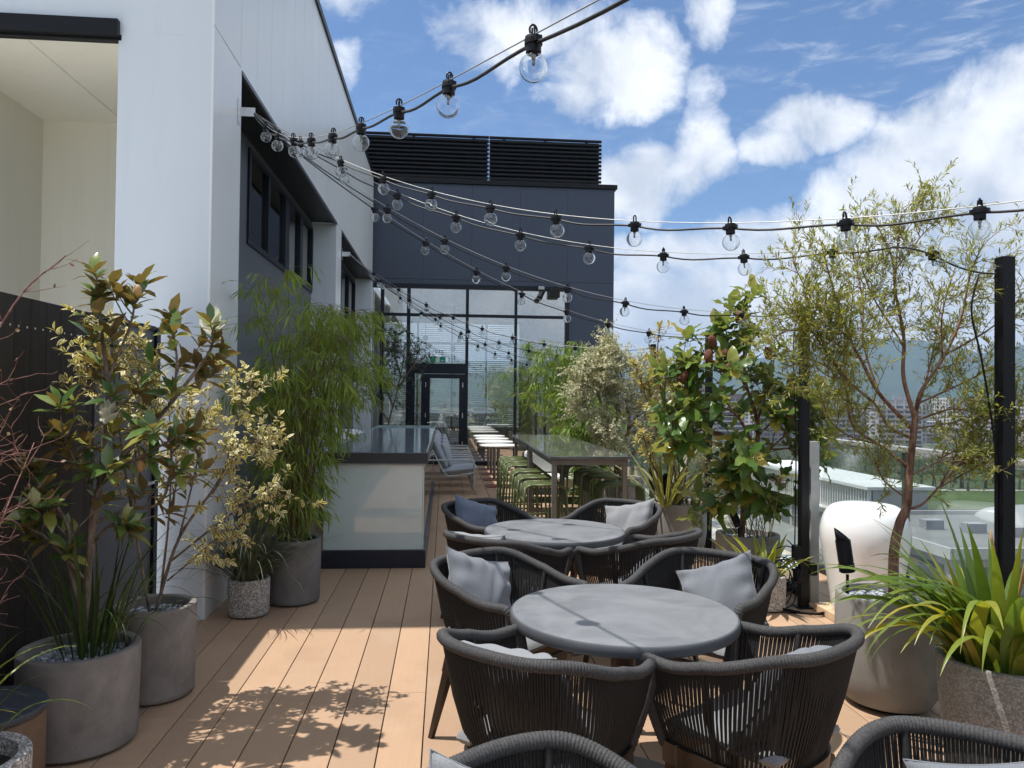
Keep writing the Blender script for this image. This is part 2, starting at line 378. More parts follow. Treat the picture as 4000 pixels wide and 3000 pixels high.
def fencemat():
    m, t, o = mat_new('dark_stained_timber'); co = objco(t); at = t.new('ShaderNodeAttribute', attribute_name='rnd')
    mp = t.new('ShaderNodeMapping'); t.put(mp.inputs[0], co); mp.inputs['Scale'].default_value = (20, 20, 1.0)
    g = t.noise(mp.outputs[0], 4, 6, .65, .5)
    c = t.mix(at.outputs['Fac'], (.020, .016, .013), (.036, .029, .024)); c = t.mix(t.ramp(g, .4, .75, 0, .5), c, (.05, .042, .035))
    principled(t, o, c, .7, 0, .3, g, .3, .003); return m
m_fence = fencemat()

# ------------------------------------------------------------------ terrace deck
PITCH = .2003; X00 = -1.286
mb = MB()
for k in range(-4, 25):
    x0 = X00+PITCH*k+.0028; x1 = x0+PITCH-.0056
    if x1 > 3.6: break
    y = -4.0-rng.random()*3.0; ymax = 17.66 if x1 < 2.96 else 6.95
    while y < ymax:
        y2 = min(ymax, y+3.6); mb.bb(x0, x1, max(y, -4)+.0018, y2-.0018, -.024, 0, rng.random()); y = y2
    # a screw-free board: fixings are hidden
tag(mb.build('deck', m_deck, bevel=.0022), kind='structure')

tag(MB().bb(-7, -2.075, -4, 7.45, -.05, -.004).build('pale_paving', simple('pale_bounce_paving', (.80, .79, .75), .8, var=.03)), kind='structure')  # floor added unseen behind the fence, pale to bounce sunlight into the niche
# ------------------------------------------------------------------ white building on the left
WX, WY, WH = -1.672, 5.59, 6.55
wb = empty('white_building', (WX, WY, 0), label='tall white panelled building with dark recessed windows along the left', cat='building')
O = (WX, WY, 0)
def part(mb, name, mat, parent, off, **kw): return mb.build(name, mat, parent, off=off, **kw)
part(MB().bb(-7, WX-.004, WY, WY+.2, 4.15, WH), 'wall', m_white, wb, O)             # front face: header, piers
for q in ((-2.33, WX-.004, WY+.001, 6.32, 0, 4.15), (-7, -3.765, WY+.001, 7.6, 0, 4.15), (-2.5, WX-.004, 11.77, 12.3, 0, 4.2), (-2.6, WX-.004, 17.35, 17.685, 0, 4.2)): part(MB().bb(*q), 'pier', m_white, wb, O)
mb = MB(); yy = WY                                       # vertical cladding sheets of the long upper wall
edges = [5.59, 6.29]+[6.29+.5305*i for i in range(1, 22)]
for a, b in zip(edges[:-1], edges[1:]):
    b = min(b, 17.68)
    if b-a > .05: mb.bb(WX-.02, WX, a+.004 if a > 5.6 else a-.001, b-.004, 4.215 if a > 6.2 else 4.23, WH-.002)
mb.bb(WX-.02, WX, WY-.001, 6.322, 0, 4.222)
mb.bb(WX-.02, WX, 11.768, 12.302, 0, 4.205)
part(mb, 'wall_cladding', cladding('brightened_cladding_sheet', (.80, .815, .83), .30), wb, O, bevel=.003)  # white sheet colour raised so this side of the building reads brighter
mb = MB(); mb.bb(WX-.06, WX-.022, WY+.2, 17.68, 4.215, WH-.01); part(mb, 'joint_backing', simple('joint_backing_grey', (.25, .26, .27), .8), wb, O)  # grey backing that shows in the joints between the sheets
mb = MB(); mb.bb(-7, -2.33, 7.45, 7.65, 0, 4.15).bb(-3.775, -3.765+.001, WY+.003, 7.45, 0, 4.149).bb(-2.331, -2.326, WY+.004, 7.45, 0, 4.149)
mb.bb(-3.765, -3.028, WY+.01, 7.449, 4.128, 4.149).bb(-3.022, -2.331, WY+.01, 7.449, 4.128, 4.149)
part(mb, 'niche', m_cream, wb, O)
mb = MB(); mb.bb(-3.765, -2.32, WY-.05, WY-.002, 4.10, 4.22).bb(-3.765, -2.31, WY-.002, WY+.06, 4.085, 4.127)
part(mb, 'niche_lintel', m_black, wb, O, bevel=.004)
mb = MB(); mb.bb(-7, WX+.02, WY-.02, 17.68, WH, WH+.05); mb.bb(WX-.02, WX+.025, WY-.02, 17.68, WH-.06, WH); part(mb, 'parapet_cap', m_black, wb, O)
mb = MB(); mb.bb(-2.5, -2.04, 6.32, 11.77, 0, 3.13).bb(-2.5, -2.04, 6.32, 7.99, 3.13, 4.2).bb(-2.5, -2.04, 11.87-.11, 11.77, 3.13, 4.2).bb(-2.5, -2.04, 7.99, 11.77, 4.12, 4.2)
mb.bb(-2.5, -2.04, 12.3, 17.68, 0, 2.9).bb(-2.5, -2.04, 12.3, 12.6, 2.9, 4.2).bb(-2.5, -2.04, 17.2, 17.68, 2.9, 4.2).bb(-2.5, -2.04, 12.6, 17.2, 4.1, 4.2)
part(mb, 'recessed_wall', m_bay, wb, O)
mb = MB(); mb.bb(-2.5, WX-.021, 6.321, 9.698, 4.201, 4.23).bb(-2.5, WX-.021, 9.702, 11.769, 4.201, 4.23).bb(-2.5, WX-.021, 12.301, 17.68, 4.201, 4.23)
part(mb, 'soffit', m_soffit, wb, O)
mb = MB(); mb.bb(WX-.02, WX+.006, 6.323, 11.767, 4.18, 4.214).bb(WX-.02, WX+.006, 12.303, 17.67, 4.18, 4.214); part(mb, 'soffit_trim', m_bay, wb, O)
def window(y0, y1, z0, z1, muls, nm='window'):
    f = MB(); x = -2.075
    f.bb(x, x+.055, y0, y1, z0, z0+.06).bb(x, x+.055, y0, y1, z1-.05, z1)
    for y, hw in [(y0+.035, .035), (y1-.035, .035)]+list(muls): f.bb(x, x+.06, y-hw, y+hw, z0+.06, z1-.05)
    w_ = part(f, nm, m_navy, wb, O, bevel=.003)
    ys = [y0]+[m_[0] for m_ in muls]+[y1]
    for a, b in zip(ys[:-1], ys[1:]):
        part(MB().bb(x+.012, x+.02, a+.03, b-.03, z0+.05, z1-.04), 'pane', m_glassd, w_, O)
    part(MB().bb(-2.46, -2.42, y0, y1, z0, z1), 'blind', simple('dark_roller_blind', (.03, .034, .04), .8), w_, O)
window(7.99, 11.76, 3.13, 4.12, [(8.87, .035), (9.88, .12), (10.83, .09)])
window(12.6, 17.2, 2.9, 4.1, [(13.75, .04), (14.9, .06), (16.05, .04)])
mb = MB(); mb.bb(-8, WX-.07, WY+.25, 17.6, WH-.3, WH-.02); part(mb, 'roof', m_roof, wb, O)
mb = MB(); mb.bb(-9, 3.62, -6, 26.5, -28.4, -.06); part(mb, 'podium', concrete('podium_concrete', (.36, .36, .36)), wb, O)
mb = MB(); mb.bb(2.98, 3.62, 6.96, 26.4, -.06, -.035); part(mb, 'ledge_flashing', simple('pale_flashing', (.52, .56, .58), .4), wb, O)

# ------------------------------------------------------------------ dark building at the far end
FY = 17.69; O2 = (1.1, FY, 0)
db = empty('dark_building', O2, label='dark navy clad building with tall glazed front and louvres at the far end', cat='building')
mb = MB(); xs = [-2.6, -.55, .57, 1.69, 2.81, 3.92]
for a, b in zip(xs[:-1], xs[1:]):
    mb.bb(a+.0012, b-.0012, FY, FY+.12, 4.282, 6.5)
    if b > 2.82: mb.bb(2.865, b-.003, FY, FY+.12, 0, 4.278)
mb.bb(WX+.003, 2.86, FY+.002, FY+.12, 4.17, 4.278).bb(-2.6, WX, FY, FY+.12, 0, 4.278)
for i in range(6): mb.bb(3.80, 3.92, FY+.121+i*1.3, FY+1.415+i*1.3, 0, 6.5)
part(mb, 'wall', m_dark, db, O2, bevel=.004)
mb = MB(); mb.bb(WX+.003, 3.80, FY+.125, FY+.2, 4.3, 6.4).bb(2.9, 3.8, FY+.125, FY+.2, 0, 4.3); part(mb, 'wall_backing', m_under, db, O2)
mb = MB(); mb.bb(WX+.003, 3.975, FY-.06, FY+.2, 6.5, 6.60).bb(3.78, 3.975, FY+.2, 25.5, 6.5, 6.60); part(mb, 'parapet_cap', m_black, db, O2, bevel=.006)
mb = MB(); mb.bb(WX, 3.79, FY+.2, 25.5, 6.2, 6.4); part(mb, 'roof', m_roof, db, O2)
part(MB().bb(.9665, .9785, 18.15, 18.17, 6.70, 7.82), 'louvre_joint', m_alu, db, O2)
for x0, x1 in ((-2.6, .963), (.982, 3.69)):
    mb = MB()
    for i in range(11):
        z = 6.80+i*.098
        mb.add([[x0, 18.13, z-.012], [x0, 18.15, z-.03], [x0, 18.19, z-.03], [x0, 18.30, z+.055], [x0, 18.29, z+.065], [x0, 18.17, z+.0], [x0, 18.15, z+.03], [x0, 18.13, z+.02],
                [x1, 18.13, z-.012], [x1, 18.15, z-.03], [x1, 18.19, z-.03], [x1, 18.30, z+.055], [x1, 18.29, z+.065], [x1, 18.17, z+.0], [x1, 18.15, z+.03], [x1, 18.13, z+.02]],
               [[(i_, (i_+1) % 8, (i_+1) % 8+8, i_+8) for i_ in range(8)], [(7, 6, 5, 4, 3, 2, 1, 0), (8, 9, 10, 11, 12, 13, 14, 15)]])
    for x in (x0+.35, (x0+x1)/2, x1-.35): mb.bb(x-.03, x+.03, 18.24, 18.34, 6.62, 7.84)
    mb.bb(x0+.02, x1-.02, 18.36, 18.38, 6.62, 7.80)
    part(mb, 'louvre_screen', m_louvre, db, O2)
cp = [[WX+.05, 17.98, 6.66]]+[[x, 17.98, 6.655+.012*math.sin(x*9)] for x in np.arange(-1.4, 3.9, .12)]
mb = MB(); mb.tube(cp, .011, 6)
for x in np.arange(-1.3, 3.8, .52): mb.box((x, 17.98, 6.64), (.03, .04, .09))
part(mb, 'lightning_cable', m_alu, db, O2)
# glazing frame
mb = MB(); fy0, fy1 = FY-.03, FY+.10
def fr(x0, x1, z0, z1): mb.bb(x0, x1, fy0, fy1, z0, z1)
fr(WX+.003, 2.86, 4.07, 4.169); fr(2.77, 2.862, 0, 4.07)
for x in (-1.46, -.86): fr(x-.04, x+.04, 0, 4.07)
fr(.45, .52, 0, 4.07)
fr(1.585, 1.645, 0, 4.07)
for a, b in ((WX+.003, -1.50), (-1.42, -.90), (-.82, .45), (.52, 1.585), (1.645, 2.77)): mb.bb(a, b, fy0+.01, fy1, 3.425, 3.49)
for a, b in ((-1.42, -.90), (.52, 1.585), (1.645, 2.77)): mb.bb(a, b, fy0+.01, fy1, 0, .09)
gf = part(mb, 'window_frame', m_navy, db, O2, bevel=.003)
for a, b in ((WX, -1.5), (-1.42, -.9), (-.82, .45), (.52, 1.585), (1.645, 2.77)):
    part(MB().bb(a, b, FY+.03, FY+.042, 3.49, 4.07), 'pane', m_glassf, gf, O2)
    if a < -.83 or a > .5: part(MB().bb(a, b, FY+.03, FY+.042, .09, 3.425), 'pane', m_glassf, gf, O2)
part(MB().bb(-.82, .45, FY+.03, FY+.042, 2.34, 3.425), 'pane', m_glassf, gf, O2)
mb = MB(); mb.bb(-.819, .449, fy0-.01, fy1, 2.11, 2.34).bb(-.819, -.70, fy0-.01, fy1, 0, 2.11).bb(-.55, -.50, fy0-.01, fy1, 0, 2.11)
dr = part(mb, 'door_frame', m_navy, db, O2, bevel=.003)
part(MB().bb(-.70, -.55, FY+.03, FY+.04, .1, 2.11), 'pane', m_glassf, dr, O2)
mb = MB(); mb.bb(-.498, -.352, FY-.035, FY+.05, .02, 2.10).bb(.317, .448, FY-.035, FY+.05, .02, 2.10).bb(-.352, .317, FY-.035, FY+.05, 2.0, 2.10).bb(-.352, .317, FY-.035, FY+.05, .02, .22)
dl = part(mb, 'door', m_navy, db, O2, bevel=.003)
part(MB().bb(-.352, .317, FY, FY+.012, .22, 2.0), 'pane', m_glassf, dl, O2)
mb = MB(); mb.tube([[-.40, FY-.035, .98], [-.40, FY-.08, .98], [-.30, FY-.08, .98]], .011, 8); part(mb, 'handle', m_steel, dl, O2)
for x in (.40, -.45):
    for z in (.5, 1.15, 1.85): part(MB().box((x, FY-.042, z), (.018, .016, .11)), 'hinge', m_steel, dl, O2)
# room behind the glass
m_int = simple('interior_paint', (.72, .70, .66), .8); m_floor = simple('interior_floor', (.22, .2, .18), .35)
BY = 23.0
mb = MB(); mb.bb(WX, 3.78, FY+.2, BY, 4.3, 4.4).bb(-1.95, -1.85, FY+.13, BY, 0, 4.3).bb(3.7, 3.79, FY+.21, BY, 0, 4.3)
mb.bb(-1.9, 3.78, BY, BY+.15, 0, .62).bb(-1.9, 3.78, BY, BY+.15, 3.84, 4.3).bb(2.28, 3.78, BY+.001, BY+.15, .62, 3.84)
part(mb, 'interior_wall', m_int, db, O2)
part(MB().bb(-1.9, 3.78, FY+.1, BY+.2, -.05, .004), 'interior_floor', m_floor, db, O2)
mb = MB()
for x in (-1.85, -.84, .19, 1.22, 2.25): mb.bb(x-.035, x+.035, BY+.02, BY+.12, .62, 3.84)
for z in (.64, 1.28, 3.16, 3.81): mb.bb(-1.815, 2.215, BY+.03, BY+.11, z-.03, z+.03)
part(mb, 'rear_window_frame', m_alu, db, O2)
mbl = leafmat('white_blind_slat', [(.84, .86, .83), (.84, .86, .83)], .5, .55, tcol=(1, 1.02, 1))
for a, b in ((-1.80, -.89), (-.79, .14), (.24, 1.17), (1.27, 2.2)):
    mb = MB(); z = .66
    while z < 3.8:
        mb.box(((a+b)/2, BY-.06, z), (b-a, .055, .004), 0, 0, Matrix.Rotation(rad(38), 3, 'X')); z += .062
    part(mb, 'blind', mbl, db, O2)
# exit sign above the door
m_sgn = simple('exit_sign_green', (.0, .23, .12), .4, var=.03); m_sw = simple('exit_sign_white', (.80, .86, .80), .4, var=.02)
es = empty('exit_sign', (-.185, FY-.05, 2.43), label='small green exit sign with a running figure over the glass door', cat='exit sign')
MB().box((0, 0, 0), (.36, .035, .125)).build('sign_panel', m_sgn, es, bevel=.004)
mb = MB(); y = -.0195
mb.box((0, y, 0), (.085, .003, .112)); mb.box((.115, y, -.022), (.05, .003, .012)); mb.box((.094, y, -.022), (.014, .003, .026), 0)
mb.build('white_panel', m_sw, es)
mb = MB(); y = -.0225
mb.sphere((.006, y, .037), (.010, .002, .010), 10, 6)
for p, q, r_ in (((.004, .024), (-.004, -.006), .009), ((-.004, -.006), (.018, -.022), .006), ((.018, -.022), (.010, -.044), .005), ((-.004, -.006), (-.014, -.026), .006), ((-.014, -.026), (-.032, -.03), .005), ((.004, .02), (.024, .006), .004), ((.0, .02), (-.018, .016), .004), ((-.018, .016), (-.024, .0), .004)):
    mb.tube([[p[0], y, p[1]], [q[0], y, q[1]]], r_, 6, flat=.3)
mb.build('running_figure', m_sgn, es)
# security camera and speaker under the window head
sc_ = empty('security_camera', (2.19, FY-.03, 4.12), label='black bullet security camera on a grey bracket under the window head', cat='camera')
MB().box((0, -.05, .0), (.14, .10, .08)).build('bracket', m_alu, sc_, bevel=.008)
mb = MB(); mb.tube([[0, -.08, -.02], [0, -.10, -.10]], .018, 10); mb.tube([[.05, -.02, -.06], [-.05, -.22, -.24]], .055, 18); mb.tube([[-.045, -.21, -.23], [-.065, -.25, -.265]], [.062, .062], 18)
mb.build('camera_body', m_black, sc_, auto=40)
sp_ = empty('wall_speaker', (2.49, FY-.03, 4.06), label='black box speaker mounted beside the security camera on the far facade', cat='speaker')
MB().box((0, -.1, -.06), (.24, .2, .20)).build('cabinet', m_black, sp_, bevel=.01)
MB().box((0, -.203, -.06), (.20, .008, .16)).build('grille', m_under, sp_)
for i, (x, y, z) in enumerate(((-.54, 20.5, 3.13), (.19, 20.5, 2.86), (-.5, 20.3, 3.95), (.22, 19.5, 1.10+.55))):
    pl_ = empty('pendant_lamp', (x, y, z), label=['cream ball pendant lamp hanging behind the glass left of the other', 'cream ball pendant lamp hanging above the exit sign on the right', 'cream ball pendant lamp hanging highest behind the upper panes', 'amber pendant lamp hanging low behind the door glass'][i], cat='lamp', group='pendant lamps in the room')
    MB().sphere((0, 0, 0), .075 if i < 3 else .06, 16, 10).build('lamp_shade', simple('pendant_cream', (.72, .46, .28), .6) if i == 0 else bpy.data.materials['pendant_cream'], pl_, smooth=True)
    MB().tube([[0, 0, .07], [0, 0, 4.3-z]], .006, 6).build('cord', m_black, pl_)

# ------------------------------------------------------------------ dark timber fence and gate on the left
fn = empty('timber_fence', (-1.97, 0, 0), label='dark stained vertical board fence behind the planters on the left', cat='fence')
mb = MB(); y = -3.0; sc2 = MB()
while y < 4.46:
    y2 = min(y+.142, 4.47); mb.bb(-1.99, -1.965, y+.0015, y2-.0015, .02, 2.04, rng.random())
    for dy in (.035, .107):
        if y+dy < 4.46: sc2.sphere((-1.964, y+dy, 1.90), (.004, .006, .006), 8, 4); sc2.sphere((-1.964, y+dy, .3), (.004, .006, .006), 8, 4)
    y += .142
part(mb, 'boards', m_fence, fn, (-1.97, 0, 0), bevel=.0015); part(sc2, 'screws', m_steel, fn, (-1.97, 0, 0), smooth=True)
mb = MB(); mb.bb(-2.06, -1.992, -3, 4.47, 1.85, 1.93).bb(-2.06, -1.992, -3, 4.47, .2, .28); part(mb, 'rail', m_fence, fn, (-1.97, 0, 0))
gt = empty('side_gate', (-1.97, 4.9, 0), label='charcoal sheet gate between the board fence and the white wall', cat='gate')
part(MB().bb(-2.01, -1.98, 4.50, 5.40, .03, 2.02), 'gate_panel', m_bay, gt, (-1.97, 4.9, 0), bevel=.003)
mb = MB(); mb.bb(-2.03, -1.96, 5.40, 5.47, 0, 2.04).bb(-2.03, -1.965, 4.475, 4.50, 0, 2.04).bb(-2.02, -1.965, 4.5, 5.4, 2.02, 2.05); part(mb, 'gate_frame', m_black, gt, (-1.97, 4.9, 0), bevel=.003)
mb = MB(); mb.tube([[-1.975, 5.30, 1.0], [-1.93, 5.30, 1.0], [-1.93, 5.18, 1.0]], .009, 8); part(mb, 'handle', m_steel, gt, (-1.97, 4.9, 0))

# ------------------------------------------------------------------ glass balustrades on the right
gb = empty('glass_balustrade', (2.9, 11, 0), label='low frameless glass balustrade with flat grey posts running to the far building', cat='balustrade', group='glass balustrades')
ys = [5.9, 7.45, 9.0, 10.55, 12.1, 13.65, 15.2, 16.6, 17.6]
for a, b in zip(ys[:-1], ys[1:]): part(MB().bb(2.894, 2.906, a+.01, b-.01, .07, 1.02), 'glass_pane', m_glass, gb, (2.9, 11, 0))
part(MB().bb(2.87, 2.93, 5.86, 17.6, 0.001, .07), 'bottom_rail', m_black, gb, (2.9, 11, 0), bevel=.004)
for y in (5.87, 9.0, 12.1, 15.2): part(MB().bb(2.89, 2.96, y-.035, y+.035, 0.001, 1.27), 'post', m_alu, gb, (2.9, 11, 0), bevel=.003)
ob = empty('outer_glass_balustrade', (3.5, 3, 0), label='glass balustrade with a flat grey handrail behind the tree and strap leaf planter', cat='balustrade', group='glass balustrades')
for i in range(7):
    a = -1.9+i*1.25
    part(MB().bb(3.494, 3.506, a+.01, a+1.24, .07, 1.19), 'glass_pane', m_glass, ob, (3.5, 3, 0))
    part(MB().bb(3.51, 3.55, a-.02, a+.02, 0.001, 1.2), 'post', simple('dark_green_post', (.05, .07, .06), .4) if i == 0 else bpy.data.materials['dark_green_post'], ob, (3.5, 3, 0))
part(MB().bb(3.46, 3.54, -1.9, 6.87, 1.215, 1.25), 'handrail', m_alu, ob, (3.5, 3, 0), bevel=.004)
part(MB().bb(3.47, 3.53, -1.9, 6.87, 0.001, .07), 'bottom_rail', m_black, ob, (3.5, 3, 0))
# ------------------------------------------------------------------ planters
m_pot = concrete('grey_brown_concrete', (.238, .215, .196), .82, blotch=.3)
m_potd = concrete('dark_grey_concrete', (.175, .168, .16), .82, blotch=.28)
m_potl = concrete('pale_concrete', (.25, .24, .222), .75, blotch=.13, pits=.2)
m_pots = concrete('speckled_terrazzo', (.30, .285, .27), .75, speck=.75, blotch=.1)
m_potds = concrete('dark_speckled_concrete', (.205, .195, .183), .8, speck=.35, pits=.6)
m_soil = simple('potting_mix', (.022, .016, .012), .95, bump=.8, bscale=60, bdist=.02)
def pebmat():
    m, t, o = mat_new('grey_pebble'); at = t.new('ShaderNodeAttribute', attribute_name='rnd'); cr = t.new('ShaderNodeValToRGB'); t.put(cr.inputs[0], at.outputs['Fac'])
    e = cr.color_ramp.elements; e[0].color = (.16, .18, .21, 1); e[1].color = (.52, .54, .55, 1); e.new(.6).color = (.30, .33, .37, 1)
    principled(t, o, cr.outputs[0], .6, 0, .4, t.noise(objco(t), 80, 3), .2, .003); return m
m_peb = pebmat()
def pebbles(mb, r, z, n, size):
    a = rng.random(n)*2*np.pi; q = np.sqrt(rng.random(n))*r
    th = np.arange(7)*2*np.pi/7
    for i in range(n):
        s_ = size*(.6+.7*rng.random()); sx, sy, sz = s_*(.8+.6*rng.random()), s_*(.7+.3*rng.random()), s_*.55
        v = []; 
        for e in (-.9, -.35, .35, .9):
            v.append(np.stack([np.cos(th)*math.cos(e*1.35)*sx, np.sin(th)*math.cos(e*1.35)*sy, np.full(7, math.sin(e*1.35)*sz)], -1))
        v = np.concatenate(v); R = np.array(Matrix.Rotation(rng.random()*6.28, 3, 'Z') @ Matrix.Rotation((rng.random()-.5)*.9, 3, 'X'))
        k = np.arange(3)[:, None]*7; j = np.arange(7)[None]; j2 = (j+1) % 7
        mb.add(v @ R.T+np.array([q[i]*math.cos(a[i]), q[i]*math.sin(a[i]), z+sz*.5+rng.random()*.012]),
               [np.stack([k+j, k+j2, k+7+j2, k+7+j], -1).reshape(-1, 4), [np.arange(7)[::-1], 21+np.arange(7)]], rng.random())
def planter(c, r, h, mat, label, shape='straight', peb=0, psize=.014, group='concrete planters along the deck', wall=.032):
    p = empty('planter', (c[0], c[1], 0), label=label, cat='planter', group=group)
    if shape == 'straight': out = [(r*.93, .012), (r*.965, .022), (r*.97, .04), (r, h-.012), (r-.004, h-.003), (r-.012, h)]
    elif shape == 'round': out = [(r*.62, .012), (r*.80, .03), (r*.93, .085), (r*.985, .18), (r, h*.5), (r*.985, h-.02), (r*.975, h-.005), (r*.965, h)]
    else: out = [(r*.80, .012), (r*.83, .02), (r*.90, h*.4), (r, h-.012), (r-.004, h-.003), (r-.012, h)]
    rt = out[-1][0]; prof = out+[(rt-wall+.012, h), (rt-wall+.002, h-.006), (rt-wall, h-.02), (rt-wall-.004, h-.07)]
    MBCAP[0] = False
    MB().lathe(prof, n=64).build('pot', mat, p, auto=35)
    MBCAP[0] = True
    MB().lathe([(.001, h-.062), (rt-wall-.003, h-.062)], n=40).build('soil', m_soil, p)
    if peb:
        mb = MB(); pebbles(mb, rt-wall-.015, h-.06, peb, psize); o = mb.build('pebble_mulch', m_peb, p, smooth=True); tag(o, kind='stuff')
    MB().lathe([(.001, 0.001), (r*.78 if shape != 'round' else r*.6, 0.001), (r*.78 if shape != 'round' else r*.6, .02)], n=32).build('foot', m_under, p)
    return p
planter((-1.649, 3.676), .254, .44, m_pot, 'large grey brown concrete planter with blue grey pebbles under the magnolia', peb=420, psize=.015)
planter((-1.522, 4.24), .206, .48, m_pot, 'grey brown concrete planter behind the magnolia planter, holding the cream variegated shrub', peb=300, psize=.013)
planter((-1.40, 5.711), .148, .27, m_pots, 'small speckled grey pot of drooping grass beside the white wall', wall=.022)
planter((-1.153, 6.065), .207, .49, m_potd, 'dark grey concrete planter of tall bamboo beside the frosted glass counter', peb=200, psize=.013)
planter((-1.535, 2.60), .205, .43, m_pots, 'pale rimmed speckled pot in the bottom left corner under the bare red twigs', wall=.03)
planter((2.35, 3.884), .262, .583, m_potl, 'big pale cream planter with rounded foot and grey pebbles under the feathery leaved tree', 'round', peb=420, psize=.016, wall=.03)
planter((2.41, 3.12), .262, .50, m_potds, 'dark pitted tapered planter of long strap leaves at the right edge', 'taper', wall=.025, peb=120, psize=.012)
planter((2.461, 5.678), .145, .262, m_pots, 'small speckled pot of striped strap leaves in front of the banksia', wall=.022)
planter((2.58, 6.34), .265, .46, m_potl, 'pale cream planter behind the small speckled pot, holding the banksia', wall=.03, peb=200)
planter((2.464, 7.854), .276, .513, m_potl, 'pale rounded planter of yellow leaved shrub and strap leaves near the bar table', 'round', wall=.03)
planter((2.36, 10.0), .28, .55, m_pot, 'brown grey tapered planter of the cream leaved shrub behind the bar stools', 'taper')
planter((2.25, 12.6), .34, .55, m_pot, 'wide grey planter of bright green bamboo past the bar tables', 'taper')
planter((-1.30, 9.5), .22, .5, m_potd, 'dark planter of shaded bamboo against the recessed wall behind the counter')
planter((-1.12, 14.6), .26, .5, m_potd, 'dark planter of the fine leaved dark green tree by the far facade')
# drum stool
ds = empty('drum_stool', (-1.75, 3.10, 0), label='round drum stool with dark flat top and brown side in the bottom left corner', cat='stool')
MB().lathe([(.2, .01), (.215, .02), (.218, .36), (.216, .365)], n=48).build('drum_body', simple('brown_drum_side', (.15, .095, .06), .6, bump=.1), ds, auto=35)
MB().lathe([(.222, .366), (.226, .372), (.226, .388), (.22, .394), (.002, .394)], n=48).build('drum_top', simple('dark_speckled_top', (.045, .05, .062), .55, var=.35, scale=90), ds, auto=35)

# ------------------------------------------------------------------ round dining tables
def tabletop_mat():
    m, t, o = mat_new('grey_stone_top'); co = objco(t)
    n = t.noise(co, 3.0, 7, .62, 1.2); c = t.mix(t.ramp(n, .3, .72), (.135, .14, .148), (.205, .21, .22))
    mp = t.new('ShaderNodeMapping'); t.put(mp.inputs[0], co); mp.inputs['Scale'].default_value = (1.2, 5, 1); mp.inputs['Rotation'].default_value = (0, 0, .4)
    c = t.mix(t.ramp(t.noise(mp.outputs[0], 2.2, 8, .7, .5), .54, .72, 0, .22), c, (.24, .245, .25))
    c = t.mix(t.ramp(t.noise(co, 7, 4, .7), .62, .75, 0, .2), c, (.11, .115, .122))
    r = t.ramp(t.noise(co, 5, 5), .3, .7, .34, .52)
    principled(t, o, c, r, 0, .45, t.noise(co, 200, 2), .05, .001); return m
m_top = tabletop_mat()
m_bronze = simple('bronze_metal', (.060, .043, .032), .38, .6, bump=.05)
m_edge = simple('dark_table_edge', (.075, .08, .088), .45)
def round_table(x, y, lab, rot):
    t = empty('dining_table', (x, y, 0), rot, label=lab, cat='table', group='round dining tables')
    MB().lathe([(.44, .685), (.455, .688), (.461, .695), (.461, .722), (.457, .729), (.45, .73)], n=96).build('table_edge', m_edge, t, auto=50)
    MB().lathe([(.001, .7305), (.4505, .7305)], n=96).build('tabletop', m_top, t)
    mb = MB(); mb.lathe([(.048, .022), (.048, .68)], n=24); mb.lathe([(.14, .668), (.14, .684)], n=24); mb.build('pedestal', m_bronze, t, auto=40)
    MB().lathe([(.30, .001), (.30, .010), (.29, .016), (.06, .022)], n=48).build('base_plate', simple('base_plate_grey', (.16, .15, .14), .5, .2) if 'base_plate_grey' not in bpy.data.materials else bpy.data.materials['base_plate_grey'], t, auto=40)
    return t
round_table(.733, 3.085, 'nearer round grey stone dining table, fully sunlit, in the foreground', 0)
round_table(.724, 4.985, 'farther round grey stone dining table, before the bar stools', 1.1)

# ------------------------------------------------------------------ rope tub chairs
def ropemat(name, col):
    m, t, o = mat_new(name); co = objco(t)
    n = t.noise(co, 160, 3, .6); c = t.mix(t.ramp(n, .3, .7), tuple(x*.7 for x in col), tuple(x*1.3 for x in col))
    principled(t, o, c, .72, 0, .25, t.noise(co, 500, 2), .3, .001); return m
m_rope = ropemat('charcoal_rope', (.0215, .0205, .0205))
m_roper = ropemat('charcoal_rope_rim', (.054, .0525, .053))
def fabric(name, col, var=.12):
    m, t, o = mat_new(name); co = objco(t)
    mp = t.new('ShaderNodeMapping'); t.put(mp.inputs[0], co); mp.inputs['Scale'].default_value = (1, 1, 1)
    n = t.noise(co, 240, 2, .6); n2 = t.noise(co, 5, 4)
    c = t.mix(t.ramp(n, .3, .7), tuple(x*(1-var) for x in col), tuple(x*(1+var) for x in col)); c = t.mix(t.ramp(n2, .4, .7, 0, .25), c, tuple(x*.8 for x in col))
    b = principled(t, o, c, .88, 0, .2, n, .25, .001, Sheen_Weight=.25); return m
m_fab = fabric('grey_cushion_fabric', (.150, .161, .180))
m_fabs = fabric('grey_seat_fabric', (.20, .205, .215))
m_fabw = fabric('pale_cushion_fabric', (.215, .222, .232))
m_fabb = fabric('shade_blue_cushion_fabric', (.115, .14, .19))  # grey cushion fabric with the blue of the shade put into its colour
def plan(u, hw, yb, yf, p=2.6):
    """U shaped plan, u 0..1 from left arm front round the back to the right arm front"""
    s = u*2-1; a = abs(s)
    L1 = .36                                   # share of half path that is the straight arm
    if a > 1-L1:
        k = (a-(1-L1))/L1; y = -.02+(yf+.02)*k; x = hw*(1-.07*k*k)
    else:
        th = (1-a/(1-L1))*math.pi/2            # 90deg at back centre
        c_, s_ = math.cos(th), math.sin(th)
        x = hw*abs(c_)**(2/p); y = -.02+(yb+.02)*abs(s_)**(2/p)
    return math.copysign(x, s), y
def smooth(x): x = min(1, max(0, x)); return x*x*(3-2*x)
def rimpt(u):
    x, y = plan(u, .315, -.315, .235); a = abs(u*2-1)
    return np.array([x, y, .80-.105*smooth((a-.28)/.62)])
